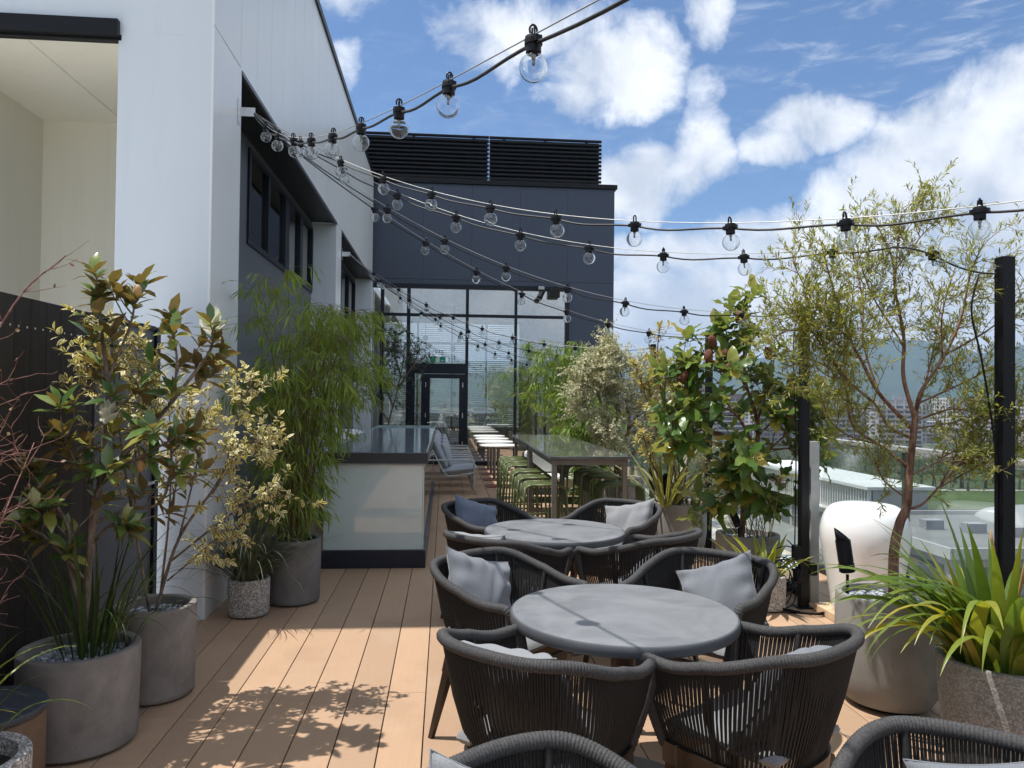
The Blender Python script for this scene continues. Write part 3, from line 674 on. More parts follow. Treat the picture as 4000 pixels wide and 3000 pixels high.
def ringpt(u):
    x, y = plan(u, .236, -.215, .205); return np.array([x, y, .405])
def equi(fn, n):
    us = np.linspace(0, 1, 600); P = np.array([fn(u) for u in us]); s = np.r_[0, np.cumsum(np.linalg.norm(np.diff(P, axis=0), axis=1))]; s /= s[-1]
    return np.interp(np.linspace(0, 1, n), s, us)
CH = {}
def chair_meshes():
    # thick rope bound rim that turns down at the arm fronts
    us = equi(rimpt, 150); P = [rimpt(u) for u in us]
    def drop(sg):
        e = rimpt(1 if sg > 0 else 0); tg = np.array([sg*.214, .214, .385]); c1 = e+np.array([0, .060, .004]); c2 = np.array([sg*.262, .262, .55]); out = []
        for k in range(1, 15):
            t = k/14; out.append(e*(1-t)**3+3*c1*t*(1-t)**2+3*c2*t*t*(1-t)+tg*t**3)
        return out
    P = list(reversed(drop(-1)))+P+drop(1)
    P = spline(P, 1150); d = np.r_[0, np.cumsum(np.linalg.norm(np.diff(P, axis=0), axis=1))]
    rr = .0190+.0022*np.abs(np.sin(d*math.pi/.0095))
    mb = MB(); mb.tube(P, rr, 10); CH['rim'] = mb.mesh('rim')
    # strands
    mb = MB(); n = 176; ur = equi(rimpt, n); ub = equi(ringpt, n)
    for i in range(n):
        sl = .0 if i % 2 else .006
        a = rimpt(ur[i]); b = ringpt(min(1, max(0, ub[i]+sl-.003))); a = a+np.array([0, 0, -.01])
        mid = (a+b)/2; mid[:2] *= 1.03
        mb.tube([a, mid, b], .0038, 5, cap=False)
        if False: 
            c = rimpt((ur[i]+ur[i+1])/2)+np.array([0, 0, -.01]); e = ringpt((ub[i]+ub[i+1])/2); m2 = (c+e)/2; m2[:2] *= 1.02
            mb.tube([c, m2, e], .0033, 5, cap=False)
    CH['weave'] = mb.mesh('weave')
    for k, u in enumerate((.17, .83, .36, .64)): 
        a = rimpt(u); b = ringpt(u); q = np.linspace(0, 1, 40); L = a[None]*(1-q[:, None])+b[None]*q[:, None]; L[:, :2] *= .985
        CH['upright%d' % k] = MB().tube(L, .011+.0012*np.abs(np.sin(q*60)), 8).mesh('upright')
    # apron ring
    us = equi(ringpt, 60); prof = [(-.016, -.075), (.012, -.075), (.018, .0), (-.016, .0)]
    ring = [ringpt(u) for u in us]+[np.array([x, .212, .405]) for x in np.linspace(.212, -.212, 12)[1:-1]]
    ring = np.array(ring); C = ring.mean(0); nrm = unit(np.c_[ring[:, :2]-C[:2], np.zeros(len(ring))])
    V = np.stack([ring+nrm*a+np.array([0, 0, b]) for a, b in prof], 1); m_ = len(ring)
    i = np.arange(m_)[:, None]*4; i2 = (np.arange(m_)[:, None]+1) % m_*4; j = np.arange(4)[None]; j2 = (j+1) % 4
    mb = MB(); mb.add(V.reshape(-1, 3), [np.stack([i+j, i+j2, i2+j2, i2+j], -1).reshape(-1, 4)]); CH['apron'] = mb.mesh('apron', smooth=False)
    for k, (sx, sy) in enumerate(((-1, 1), (1, 1), (-1, -1), (1, -1))):
        mb = MB(); top = np.array([sx*.200, .180 if sy > 0 else -.165, .36]); bot = np.array([sx*.25, .225 if sy > 0 else -.24, .0])
        v = []
        for z, w_ in ((0, .011), (1, .021)):
            c = bot+(top-bot)*z
            v += [c+np.array([a*w_, b*w_, 0]) for a, b in ((-1, -1), (1, -1), (1, 1), (-1, 1))]
        mb.add(v, [[(0, 1, 2, 3)[::-1], (4, 5, 6, 7), (0, 1, 5, 4), (1, 2, 6, 5), (2, 3, 7, 6), (3, 0, 4, 7)]]); CH['leg%d' % k] = mb.mesh('leg', smooth=False)
    # seat cushion: soft slab
    n1, n2 = 28, 28; mb = MB()
    for top in (1, 0):
        V = np.zeros((n1, n2, 3))
        for a in range(n1):
            for b in range(n2):
                s_ = a/(n1-1)*2-1; t_ = b/(n2-1)*2-1; sq = lambda q: math.copysign(1-(1-abs(q))**1.35, q)
                x = sq(s_)*.228*(1-.10*max(0, -t_)**2); y = sq(t_)*.212-.003
                rr_ = max(abs(s_), abs(t_)); hgt = .034*(1-rr_**5) if top else -.034*(1-rr_**6)
                V[a, b] = (x, y, .462+hgt+(.006*math.cos(s_*1.5)*math.cos(t_*1.5) if top else 0))
        if not top: V = V[::-1]
        mb.grid(V)
    CH['seat'] = mb.mesh('seat')
chair_meshes()
def link(name, me, mat, parent):
    o = bpy.data.objects.new(name, me); COL.objects.link(o); o.parent = parent
    if not me.materials: me.materials.append(mat)
    return o
def make_chair(x, y, face, lab, grp):
    """face: heading the sitter looks towards, degrees clockwise from +Y"""
    c = empty('rope_chair', (x, y, 0), -rad(face), label=lab, cat='chair', group=grp)
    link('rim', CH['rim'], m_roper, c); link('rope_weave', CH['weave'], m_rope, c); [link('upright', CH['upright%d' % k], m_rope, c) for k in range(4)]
    link('seat_frame', CH['apron'], m_bronze, c)
    for k in range(4): link('leg', CH['leg%d' % k], m_bronze, c)
    link('seat_cushion', CH['seat'], m_fabs, c)
    return c
CHAIRS = [(.345, 2.60, 41, 'rope tub chair at the near left of the sunlit table, seen from behind'),
 (1.085, 2.61, -36, 'rope tub chair at the near right of the sunlit table, seen from behind'),
 (.30, 3.63, 135, 'rope tub chair at the far left of the sunlit table, holding an upright grey pillow'),
 (1.235, 3.60, -137, 'rope tub chair at the far right of the sunlit table, with a creased pillow'),
 (.36, 4.50, 42, 'rope tub chair at the near left of the farther table, white pillow corner above rim'),
 (1.185, 4.53, -42, 'rope tub chair at the near right of the farther round table, back to the viewer'),
 (.345, 5.55, 137, 'rope tub chair at the far left of the farther table, holding the shaded grey pillow'),
 (1.23, 5.53, -135, 'rope tub chair at the far right of the farther round table, before the bar stools'),
 (.245, 1.44, 140, 'rope tub chair cut by the bottom edge, nearest the left planters'),
 (1.125, 1.47, -138, 'rope tub chair cut by the bottom right corner, below the strap leaf planter')]
for a in CHAIRS: make_chair(*a, 'charcoal rope tub chairs round the dining tables')
# scatter pillows: (chair index, sideways, tilt, roll, material, label)
def pillow_mesh(seed, sz=.42, th=.085):
    r_ = np.random.default_rng(seed); n = 44; mb = MB(); ph = r_.random(12)*6.28; am = .5+r_.random(4)
    u = np.linspace(-1, 1, n); s_, t_ = np.meshgrid(u, u, indexing='ij')
    cv = .13; x = s_*sz/2*(1-cv*(1-t_**2)*np.abs(s_)**2.5); y = t_*sz/2*(1-cv*(1-s_**2)*np.abs(t_)**2.5)
    q = np.clip((1-np.abs(s_)**2.2)*(1-np.abs(t_)**2.2), 0, 1); ed = q**.3*(1-q)
    for top in (1, -1):
        w_ = .016*ed*(am[0]*np.sin(t_*13+ph[0]+2.5*s_)*np.clip(-s_, 0, 1)+am[1]*np.sin(t_*11+ph[1]-2*s_)*np.clip(s_, 0, 1)+am[2]*np.sin(s_*12+ph[2]+2*t_)*np.clip(t_, 0, 1)+.8*am[3]*np.sin(s_*10+ph[3])*np.clip(-t_, 0, 1))
        w_ += .010*q*(np.sin(s_*2.9+ph[4]+t_)*np.sin(t_*2.4+ph[5])+.35*np.sin((s_+.6*t_)*6+ph[6]))
        # a soft karate chop fold
        dl = (s_*math.cos(ph[7]*.1-.3)+t_*.35-.1*math.sin(ph[8])); w_ -= .022*q*np.exp(-(dl/.13)**2)*np.clip(t_+.4, 0, 1)
        z = top*(th*q**.5+np.where(q > .01, w_, 0)); V = np.stack([x, y, z], -1); mb.grid(V if top > 0 else V[::-1])
    e = [(x[a, b], y[a, b], 0) for a, b in [(i, 0) for i in range(n-1)]+[(n-1, i) for i in range(n-1)]+[(n-1-i, n-1) for i in range(n-1)]+[(0, n-1-i) for i in range(n-1)]]
    return mb, np.array(e)
def pillow(ci, dx, tilt, roll, mat, lab, dy=-.15, z=.50, yaw=0, seed=1, sz=.42):
    x, y, f, _ = CHAIRS[ci]; mb, e = pillow_mesh(seed, sz)
    P = empty('pillow', (0, 0, 0), label=lab, cat='pillow', group='scatter pillows on the rope chairs')
    mb.build('cover', mat, P, smooth=True); MB().tube(e, .0026, 5, closed=True).build('piping', mat, P, smooth=True)
    # local: pillow plane x/y -> stands on its edge, leaning on the backrest
    Mx = Matrix.Translation((x, y, 0)) @ Matrix.Rotation(-rad(f), 4, 'Z') @ Matrix.Translation((dx, dy, z+sz*.42)) @ Matrix.Rotation(rad(yaw), 4, 'Z') @ Matrix.Rotation(rad(90+tilt), 4, 'X') @ Matrix.Rotation(rad(roll), 4, 'Z')
    P.matrix_world = Mx
    return P
pillow(2, .02, 24, 20, m_fab, 'grey square pillow with creased left corner on the chair left of the sunlit table', seed=3, z=.455)
pillow(3, -.04, 26, -24, m_fab, 'grey square pillow with a deep crease in the chair right of the sunlit table', seed=5, z=.445, sz=.40)
pillow(0, .03, 30, 5, m_fabw, 'pale grey pillow showing only its top edge behind the rim of the near left chair', seed=7, z=.46, sz=.41)
pillow(1, -.04, 30, -8, m_fab, 'grey pillow corner showing above the rim of the near right chair', seed=9, z=.455, sz=.39)
pillow(6, .0, 22, 18, m_fabb, 'shaded blue grey pillow on the chair nearest the frosted counter', seed=11, z=.46)
pillow(7, -.05, 24, -14, m_fabw, 'pale grey pillow on the chair in front of the bar stools', seed=13, z=.45)
pillow(4, .0, 28, 4, m_fabw, 'white pillow corner peeping over the near left chair of the farther table', seed=15, z=.475, sz=.41)
pillow(5, -.06, 42, -30, m_fab, 'dark grey pillow slumped in the seat at the right of the farther table', seed=17, z=.40, sz=.38, dy=-.10)
pillow(8, .03, 24, 26, m_fabw, 'pale grey pillow at the bottom edge in the chair nearest the left planters', seed=19, z=.455)
pillow(9, -.06, 26, -20, m_fab, 'grey pillow in the bottom right corner chair', seed=21, z=.45)

# ------------------------------------------------------------------ bar tables and stools
m_bartop = simple('glossy_grey_bar_top', (.12, .125, .125), .10, var=.25, scale=9, spec=.6, coat=.5)
m_taupe = simple('taupe_table_frame', (.20, .175, .15), .45, .2)
m_olive = simple('olive_green_powdercoat', (.105, .13, .045), .42, var=.06, spec=.5)
for i, (y0, y1) in enumerate(((7.04, 9.18), (9.20, 11.06))):
    bt = empty('bar_table', (1.36, (y0+y1)/2, 0), label=['high bar table with glossy grey top nearest the round tables', 'high bar table with glossy grey top at the far end of the row'][i], cat='table', group='high bar tables'); yc = (y0+y1)/2
    h = (y1-y0)/2
    MB().bb(-.385, .385, -h, h, 1.025, 1.05).build('tabletop', m_bartop, bt, bevel=.003)
    mb = MB(); mb.bb(-.33, .33, -h+.05, -h+.09, .965, 1.024).bb(-.33, .33, h-.09, h-.05, .965, 1.024).bb(-.36, -.33, -h+.05, h-.05, .965, 1.024).bb(.33, .36, -h+.05, h-.05, .965, 1.024); mb.build('apron', m_taupe, bt)
    for sx in (-1, 1):
        for sy in (-1, 1): MB().box((sx*.335, sy*(h-.075), .482), (.045, .045, .964)).build('leg', m_taupe, bt, bevel=.003)
    mb = MB(); mb.bb(-.312, .312, -h+.06, -h+.09, .22, .25).bb(-.312, .312, h-.09, h-.06, .22, .25); mb.build('foot_rail', m_taupe, bt)
def stool(first=[None], cnt=[0]):
    if first[0]: return copy_tree(first[0])
    s_ = empty('bar_stool', (0, 0, 0)); 
    # seat of bent slats: runs across x, curves down at both ends into the leg frames
    w_, d_ = .20, .17; r_ = .065
    def path(): 
        P = [(-w_, .58)]
        for a in np.linspace(180, 90, 7): P.append((-w_+r_+r_*math.cos(rad(a)), .755-r_+r_*math.sin(rad(a))))
        for a in np.linspace(90, 0, 7): P.append((w_-r_+r_*math.cos(rad(a)), .755-r_+r_*math.sin(rad(a))))
        P.append((w_, .58)); return P
    pp = path(); nS = 9; mb = MB()
    for k in range(nS):
        y = -d_+.02+(2*d_-.04)*k/(nS-1); hw = .0135
        up = [(x*(1 if 1 else 1), z) for x, z in pp]
        V = []
        for x, z in pp:
            V.append([(x, y-hw, z), (x, y+hw, z)])
        V = np.array(V); mb.grid(V)
        W2 = V.copy(); c_ = np.array([0, 0, .62]); dirn = W2-np.array([0, 0, .6])*np.array([0, 0, 1]); W2[:, :, 2] -= .008*np.clip((W2[:, :, 2]-.6)/.15, 0, 1); W2[:, :, 0] *= .97
        mb.grid(W2[::-1])
        mb.grid(np.stack([V[:, 0], W2[:, 0]], 1)[::-1]); mb.grid(np.stack([V[:, 1], W2[:, 1]], 1))
    mb.build('seat', m_olive, s_)
    for sx in (-1, 1):
        for sy in (-1, 1):
            P = [(sx*(w_-r_*1.0)*1.0, sy*d_, .755), (sx*(w_-.03), sy*d_, .742), (sx*(w_-.008), sy*d_, .715), (sx*w_, sy*d_, .68), (sx*(w_+.03), sy*(d_+.02), .0)]
            MB().tube(spline(P, 14), .0115, 8).build('leg', m_olive, s_, smooth=True)
    R_ = lambda nm, p, q, r_: MB().tube([p, q], r_, 8).build(nm, m_olive, s_, smooth=True)
    for sy in (-1, 1): R_('seat_rail', (-w_+.06, sy*d_, .755), (w_-.06, sy*d_, .755), .0115)
    for sx in (-1, 1): R_('seat_rail', (sx*w_, -d_, .60), (sx*w_, d_, .60), .009); R_('foot_rail', (sx*(w_+.02), -d_-.012, .26), (sx*(w_+.02), d_+.012, .26), .0095)
    for sy in (-1, 1): R_('foot_rail', (-w_-.02, sy*(d_+.012), .24), (w_+.02, sy*(d_+.012), .24), .0095)
    first[0] = s_
    return s_
LN = ['nearest', 'second', 'third', 'fourth', 'fifth', 'farthest']
for i, y in enumerate((7.42, 8.06, 8.68, 9.45, 9.98, 10.5)):
    s_ = stool(); s_.location = (.965, y, 0); tag(s_, 'sunlit olive green slatted bar stool, %s of the row on the aisle side' % LN[i], 'stool', 'olive green bar stools')
for i, y in enumerate((7.40, 8.12, 8.70, 9.5, 10.1)):
    s_ = stool(); s_.location = (1.72, y, 0); s_.rotation_euler.z = .03*(i % 3-1); tag(s_, 'shaded olive green slatted bar stool, %s of the row on the balustrade side' % (LN[i] if i < 4 else LN[5]), 'stool', 'olive green bar stools')
# white cafe tables
m_wtop = simple('white_laminate', (.80, .80, .76), .3, var=.03)
proto = None
for i, y in enumerate((13.6, 14.68, 15.7, 16.75)):
    if proto is None:
        proto = empty('cafe_table', (0, 0, 0)); MB().lathe([(.345, .715), (.355, .722), (.355, .733), (.35, .74), (.001, .741)], n=56).build('tabletop', m_wtop, proto, auto=40)
        mb = MB(); mb.lathe([(.028, .012), (.028, .712)], n=16); mb.box((0, 0, .70), (.3, .05, .02)); mb.build('pedestal', m_taupe, proto, auto=40)
        MB().box((0, 0, .009), (.42, .42, .012)).build('base_plate', simple('rust_red_base', (.22, .07, .045), .55), proto, bevel=.004); c = proto
    else: c = copy_tree(proto)
    c.location = (.95+.004*y/10, y, 0); tag(c, 'round white pedestal table, %s of the four in line before the glass front' % ('nearest', 'second', 'third', 'farthest')[i], 'table', 'white pedestal tables')
# lounge armchairs in a row
m_frame = simple('pale_grey_tube', (.42, .43, .42), .4)
m_cush = fabric('light_grey_outdoor_fabric', (.34, .37, .42)); proto = None
for i, y in enumerate((12.72, 13.75, 14.75, 15.75)):
    if proto is None:
        proto = empty('lounge_armchair', (0, 0, 0))   # faces +x
        mb = MB(); tr = .0135
        for sy in (-1, 1):
            yy = sy*.31
            mb.tube(spline([(.36, yy, 0.0), (.36, yy, .50), (.345, yy, .545), (.30, yy, .56), (-.05, yy, .56), (-.34, yy, .56)], 24), tr, 8)
            mb.tube(spline([(.38, yy*.93, .36), (.30, yy*.93, .345), (.0, yy*.93, .30), (-.10, yy*.93, .33), (-.24, yy*.93, .58), (-.36, yy*.93, .82)], 24), tr, 8)
            mb.tube([(-.34, yy, .56), (-.36, yy, 0)], tr, 8)
        for x, z in ((.38, .36), (-.36, .82), (0, .30), (-.34, .56)): mb.tube([(x, -.30, z), (x, .30, z)], tr, 8)
        mb.tube([(.36, -.31, .16), (.36, .31, .16)], tr*.8, 8)
        mb.build('frame', m_frame, proto, smooth=True)
        def slab(L, wd, th, name, pos, ang):
            mb, n = MB(), 18
            for top in (1, -1):
                V = np.zeros((n, n, 3))
                for a in range(n):
                    for b in range(n):
                        s1 = a/(n-1)*2-1; t1 = b/(n-1)*2-1; q = (1-abs(s1)**5)*(1-abs(t1)**5)
                        V[a, b] = (s1*L/2, t1*wd/2, top*th/2*max(0, q)**.35)
                mb.grid(V if top > 0 else V[::-1])
            o = mb.build(name, m_cush, proto, smooth=True); o.location = pos; o.rotation_euler = (0, ang, 0)
        slab(.60, .56, .12, 'seat_cushion', (.12, 0, .40), -.10); slab(.52, .54, .13, 'back_cushion', (-.19, 0, .66), rad(64)); slab(.38, .44, .11, 'scatter_cushion', (-.09, 0, .64), rad(70))
        c = proto
    else: c = copy_tree(proto)
    c.location = (.12, y, 0); tag(c, 'pale grey tube framed lounge armchair, %s of the row against the counter' % ('nearest', 'second', 'third', 'farthest')[i], 'armchair', 'lounge armchairs in a row')
# outdoor sofa beyond the bar tables
so = empty('outdoor_sofa', (1.78, 11.85, 0), label='low outdoor sofa with dark frame and white seat glimpsed beyond the bar tables', cat='sofa')
mb = MB(); mb.bb(-.62, .62, -.38, .38, .12, .2).bb(-.62, -.54, -.38, .38, .2, .62).bb(.54, .62, -.38, .38, .2, .62).bb(-.54, .54, .30, .38, .2, .72)
for sx in (-.58, .58):
    for sy in (-.34, .34): mb.bb(sx-.03, sx+.03, sy-.03, sy+.03, 0, .12)
mb.build('frame', m_edge, so, bevel=.01); MB().bb(-.53, .53, -.37, .28, .21, .40).build('seat_cushion', fabric('white_outdoor_fabric', (.62, .62, .60)), so, bevel=.04); MB().bb(-.52, .52, .12, .29, .41, .75).build('back_cushion', bpy.data.materials['white_outdoor_fabric'], so, bevel=.05)

# ------------------------------------------------------------------ frosted glass counter
m_frost = simple('pale_green_back_painted_glass', (.58, .68, .67), .06, var=.04, spec=.6, coat=1.0)
ct = empty('service_counter', (-.645, 10.05, 0), label='long service counter with pale frosted glass front, dark glass top and navy plinth', cat='counter'); OC = (-.645, 10.05, 0)
part(MB().bb(-1.115, -.165, 7.165, 12.95, .001, .165), 'plinth', simple('navy_plinth', (.012, .016, .032), .3), ct, OC, bevel=.004)
part(MB().bb(-1.105, -.20, 7.185, 7.20, .167, .962), 'front_panel', m_frost, ct, OC, bevel=.002)
part(MB().bb(-.198, -.186, 7.19, 12.9, .167, .962), 'side_panel', m_frost, ct, OC, bevel=.002)
part(MB().bb(-1.105, -1.09, 7.21, 12.9, .167, .962), 'rear_panel', m_frost, ct, OC)
part(MB().bb(-1.08, -.21, 7.24, 12.88, .166, .17), 'floor_panel', m_under, ct, OC)
mb = MB(); mb.bb(-1.13, -.155, 7.15, 7.19, .968, 1.064).bb(-.195, -.155, 7.19, 12.98, .968, 1.064).bb(-1.13, -1.09, 7.19, 12.98, .968, 1.064).bb(-1.09, -.195, 12.94, 12.98, .968, 1.064)
part(mb, 'top_frame', simple('charcoal_counter_rim', (.035, .036, .044), .4), ct, OC)
part(MB().bb(-1.128, -.157, 7.152, 12.978, 1.0645, 1.071), 'glass_top', simple('reflection_grey_glass', (.17, .20, .235), .09, spec=.25, var=.03), ct, OC)  # blue grey base colour stands in for the pale wall reflection
mb = MB(); mb.bb(-.170, -.158, 7.16, 12.97, 1.0712, 1.082).bb(-1.126, -.158, 12.9705, 12.978, 1.0712, 1.095).bb(-1.127, -1.115, 7.16, 12.97, 1.0712, 1.082); part(mb, 'glass_edge', simple('pale_green_glass_edge', (.34, .44, .43), .25), ct, OC)
part(MB().bb(-1.118, -.17, 7.174, 7.184, .950, .967), 'trim_strip', m_alu, ct, OC)
wcv = empty('barbecue_cover', (-1.50, 12.3, 0), label='white rounded cover standing between the wall and the far end of the counter', cat='cover')
MBCAP[0] = True
MB().lathe([(.26, .01), (.29, .3), (.30, .7), (.29, .88), (.24, 1.0), (.14, 1.05), (.01, 1.06)], n=32).build('cover', simple('white_vinyl', (.72, .73, .75), .45), wcv, auto=60)

# ------------------------------------------------------------------ glossy white pod
pd = empty('white_pod', (3.065, 5.36, 0), label='large glossy white rounded pod standing on a pale wood plinth beside the cream planter', cat='pod')
m_pod = simple('glossy_white_shell', (.82, .83, .83), .22, var=.02, coat=.4)
prof = [(.20, .062), (.222, .07), (.245, .22), (.275, .40), (.300, .55), (.306, .62), (.302, .68), (.284, .75), (.252, .805), (.205, .837), (.13, .848), (.02, .852)]
MB().lathe(spline([(a, 0, b) for a, b in prof], 40)[:, [0, 2]], n=64, mod=lambda th, z: 1+.02*np.cos(4*th+.6)*np.clip((z-.3)*2, 0, 1)).build('shell', m_pod, pd, smooth=True)
MB().bb(-.26, .26, -.26, .26, .001, .06).build('plinth', simple('pale_timber', (.55, .40, .25), .6, var=.2, scale=14), pd, bevel=.006)

# ------------------------------------------------------------------ light posts
POSTS = [3.57, 5.70, 7.85, 10.03, 12.2, 14.4, 16.5]
PN = ['tallest looking black square post at the right edge, behind the feathery tree', 'black square post with coiled cables at its foot, left of the white pod', 'black square post hidden in the banksia crown', 'black square post behind the yellow leaved shrub', 'black square post beside the cream leaved shrub', 'black square post behind the right hand bamboo, nearer of the two', 'black square post behind the right hand bamboo, by the facade']
for i, y in enumerate(POSTS):
    p = empty('light_post', (2.765, y, 0), label=PN[i], cat='post', group='black posts carrying the string lights')
    MB().bb(-.0325, .0325, -.0325, .0325, .012, 2.32).build('post', m_black, p, bevel=.004)
    MB().bb(-.06, .06, -.06, .06, .001, .012).build('base_plate', m_black, p, bevel=.002)
    mb = MB(); mb.tube([(-.033, 0, 2.27), (-.055, 0, 2.27)], .006, 6); mb.tube([(-.06+.013*math.cos(a), 0, 2.27+.013*math.sin(a)) for a in np.linspace(0, 6.28, 12)], .003, 6); mb.build('eye_bolt', m_steel, p)
    if i in (0, 1):
        P = [(-.05, .01, 2.24), (-.07, .03, 2.1), (-.06, .05, 1.8), (-.04, .05, 1.3), (-.045, .045, .7), (-.05, .05, .3)]
        if i == 0: P = [(-.10, .05, 2.24), (-.16, .02, 2.05), (-.12, 0, 1.8), (-.06, .0, 1.45), (-.04, 0, 1.2), (-.04, 0, .5)]
        MB().tube(spline(P, 40), .005, 6).build('cable', m_black, p, smooth=True)
    if i == 1:
        for q, d in (((-.06, -.01, .42), (.05, .08, .12)), ((-.055, -.02, .25), (.05, .07, .10)), ((.06, -.03, .30), (.05, .06, .09))): MB().box(q, d).build('junction_box', m_black, p, bevel=.006)
        mb = MB(); r5 = np.random.default_rng(5)
        for k in range(9):
            a = r5.random()*6.28; rr = .12+.10*r5.random(); c = np.array([-.16-.05*r5.random(), -.02, .22+.15*r5.random()])
            mb.tube([c+np.array([rr*math.cos(t)*.75, .05*math.sin(t*1.5+a), rr*math.sin(t)*(.9 if k % 2 else .6)]) for t in np.linspace(a, a+4.6, 30)], .0045, 6)
        for k in range(4):
            mb.tube(spline([(-.05, -.02, .3), (-.10-.05*k, -.05, .05), (-.25-.04*k, -.1+.05*k, .008+.009*k), (-.1, -.2-.02*k, .008+.009*k), (.08, -.24, .008+.009*k)], 30), .0045, 6)
        mb.build('cable_coil', m_black, p, smooth=True)
# spotlights spiked into the planters
def spot(c, z, az, tilt, lab, s_=1.):
    p = empty('garden_spotlight', (c[0], c[1], z), az, label=lab, cat='spotlight', group='black garden spotlights in the planters')
    mb = MB(); mb.tube([(0, 0, -.04), (0, 0, .09*s_)], .008, 8); mb.build('spike', m_black, p)
    R = np.array(Matrix.Rotation(tilt, 3, 'Y')); f = lambda q: (np.array(q)*s_) @ R.T+np.array([0, 0, .1*s_])
    mb = MB(); mb.tube([f((0, 0, 0)), f((0, 0, .01)), f((0, 0, .011)), f((0, 0, .05))], [.030*s_, .030*s_, .033*s_, .033*s_], 22)
    for k in range(5): mb.tube([f((0, 0, .004+.008*k)), f((0, 0, .008+.008*k))], [.036*s_]*2, 22)
    mb.tube([f((0, 0, .05)), f((0, 0, .15))], .034*s_, 22); mb.build('body', m_black, p, auto=40)
    th = np.arange(25)*2*np.pi/24; V = np.zeros((2, 25, 3))
    for a in range(25):
        top = .178+.03*math.cos(th[a]); V[0, a] = f((.031*math.cos(th[a]), .031*math.sin(th[a]), .148)); V[1, a] = f((.031*math.cos(th[a]), .031*math.sin(th[a]), top))
    mb = MB(); mb.grid(V); o = mb.build('glare_shield', m_black, p, smooth=True); so_ = o.modifiers.new('thick', 'SOLIDIFY'); so_.thickness = .002
    return p
spot((2.165, 3.955), .56, 2.6, .14, 'black spotlight with slanted shield in the pale cream planter before the white pod', 1.15)
spot((2.27, 7.72), .49, 1.2, .1, 'black cylinder spotlight in the rounded planter of yellow leaves', 1.1)
spot((2.44, 6.18), .44, 2.2, .5, 'black cylinder spotlight tilted under the banksia', 1.0)

# ------------------------------------------------------------------ festoon strings
def bulbglass():
    m, t, o = mat_new('clear_bulb_glass'); g = t.new('ShaderNodeBsdfGlass'); g.inputs['IOR'].default_value = 1.45; g.inputs['Color'].default_value = (.97, .98, .985, 1); g.inputs['Roughness'].default_value = 0
    t.l.new(g.outputs[0], o.inputs[0]); return m
m_bulb = bulbglass()
def bulb_meshes():
    mb = MB(); r = .0385; zc = -.0735
    prof = [(.017, -.034), (.0172, -.0365), (.0178, -.039)]
    for a in np.linspace(61, -89, 22): prof.append((r*math.cos(rad(a)), zc+r*math.sin(rad(a))))
    inner = [(max(.0006, p_[0]*.972), p_[1]+(.0010 if k > 10 else 0)) for k, p_ in enumerate(prof)][::-1]
    MBCAP[0] = False; mb.lathe(np.array(prof+inner), n=28); MBCAP[0] = True
    me = mb.mesh('globe'); bm = bmesh.new(); bm.from_mesh(me); bmesh.ops.recalc_face_normals(bm, faces=bm.faces); bm.to_mesh(me); bm.free(); CH['globe'] = me
    mb = MB(); mb.lathe([(.012, .010), (.0225, .008), (.024, .0), (.024, -.013), (.0205, -.014), (.0205, -.035), (.018, -.038)], n=18); mb.box((0, 0, -.006), (.064, .02, .016))
    mb.tube([(.0, .011*math.cos(a), .026+.015*math.sin(a)) for a in np.linspace(-.6, 3.74, 12)], .0032, 6); mb.tube([(.008, .0, .012), (.006, .0, .035)], .003, 6); mb.tube([(-.008, .0, .012), (-.006, .0, .035)], .003, 6)
    CH['holder'] = mb.mesh('holder', smooth=False)
    mb = MB(); mb.tube([(0, 0, -.036), (0, 0, -.052)], [.009, .005], 10); mb.sphere((0, 0, -.060), (.005, .005, .010), 10, 6); CH['stem'] = mb.mesh('stem')
bulb_meshes()
m_stem = simple('lamp_stem', (.45, .44, .42), .3, .4)
m_wire = simple('galvanised_wire', (.42, .42, .41), .45, .7)
m_cable = simple('black_rubber_cable', (.018, .018, .02), .5)
GL = 'strings of clear globe bulbs over the terrace'
def string(A, B, sag, lab, first, zfn=None, pitch=.5, end=None, wob=.012):
    A = np.array(A, float); B = np.array(B, float); Lh = np.linalg.norm(B-A)
    f = zfn or (lambda t: A[2]+(B[2]-A[2])*t-4*sag*t*(1-t))
    pt = lambda t: np.array([A[0]+(B[0]-A[0])*t, A[1]+(B[1]-A[1])*t, f(t)])
    s_ = empty('string_light', tuple(A), label=lab, cat='string lights', group=GL)
    r_ = np.random.default_rng(int(abs(B[1]*100))+3); ts = []
    t = first
    while t < (end or Lh)-.15: ts.append(t/Lh); t += (pitch(t) if callable(pitch) else pitch)*(.96+.08*r_.random())
    wire = [pt(t) for t in np.linspace(0, 1, 60)]
    MB().tube(np.array(wire)-A, .0022, 5).build('support_wire', m_wire, s_, smooth=True)
    cab = [pt(0)+[0, 0, -.01]]
    tt = [0]+ts+[1]
    for a, b in zip(tt[:-1], tt[1:]):
        k = r_.random()*.7+.3; lat = (r_.random()-.5)*.02
        for q in np.linspace(0, 1, 9)[1:]:
            w_ = math.sin(q*math.pi)*wob*k*(1 if r_.random() > -1 else 1)+math.sin(q*2*math.pi)*.006*k
            cab.append(pt(a+(b-a)*q)+np.array([0, lat*math.sin(q*math.pi), -.024-w_]))
    MB().tube(np.array(cab)-A, .0052, 6).build('cable', m_cable, s_, smooth=True)
    yaw = math.atan2(B[1]-A[1], B[0]-A[0])
    for t in ts:
        h = link('lamp_holder', CH['holder'], m_black, s_); h.location = pt(t)-A+np.array([0, 0, -.014]); h.rotation_euler = ((r_.random()-.5)*.22, (r_.random()-.5)*.18, yaw+(r_.random()-.5)*.3)
        link('glass_globe', CH['globe'], m_bulb, h); link('lamp_stem', CH['stem'], m_stem, h)
    return s_
B1 = (-1.55, 6.24, 3.85); B2 = (-1.56, 12.40, 3.85)
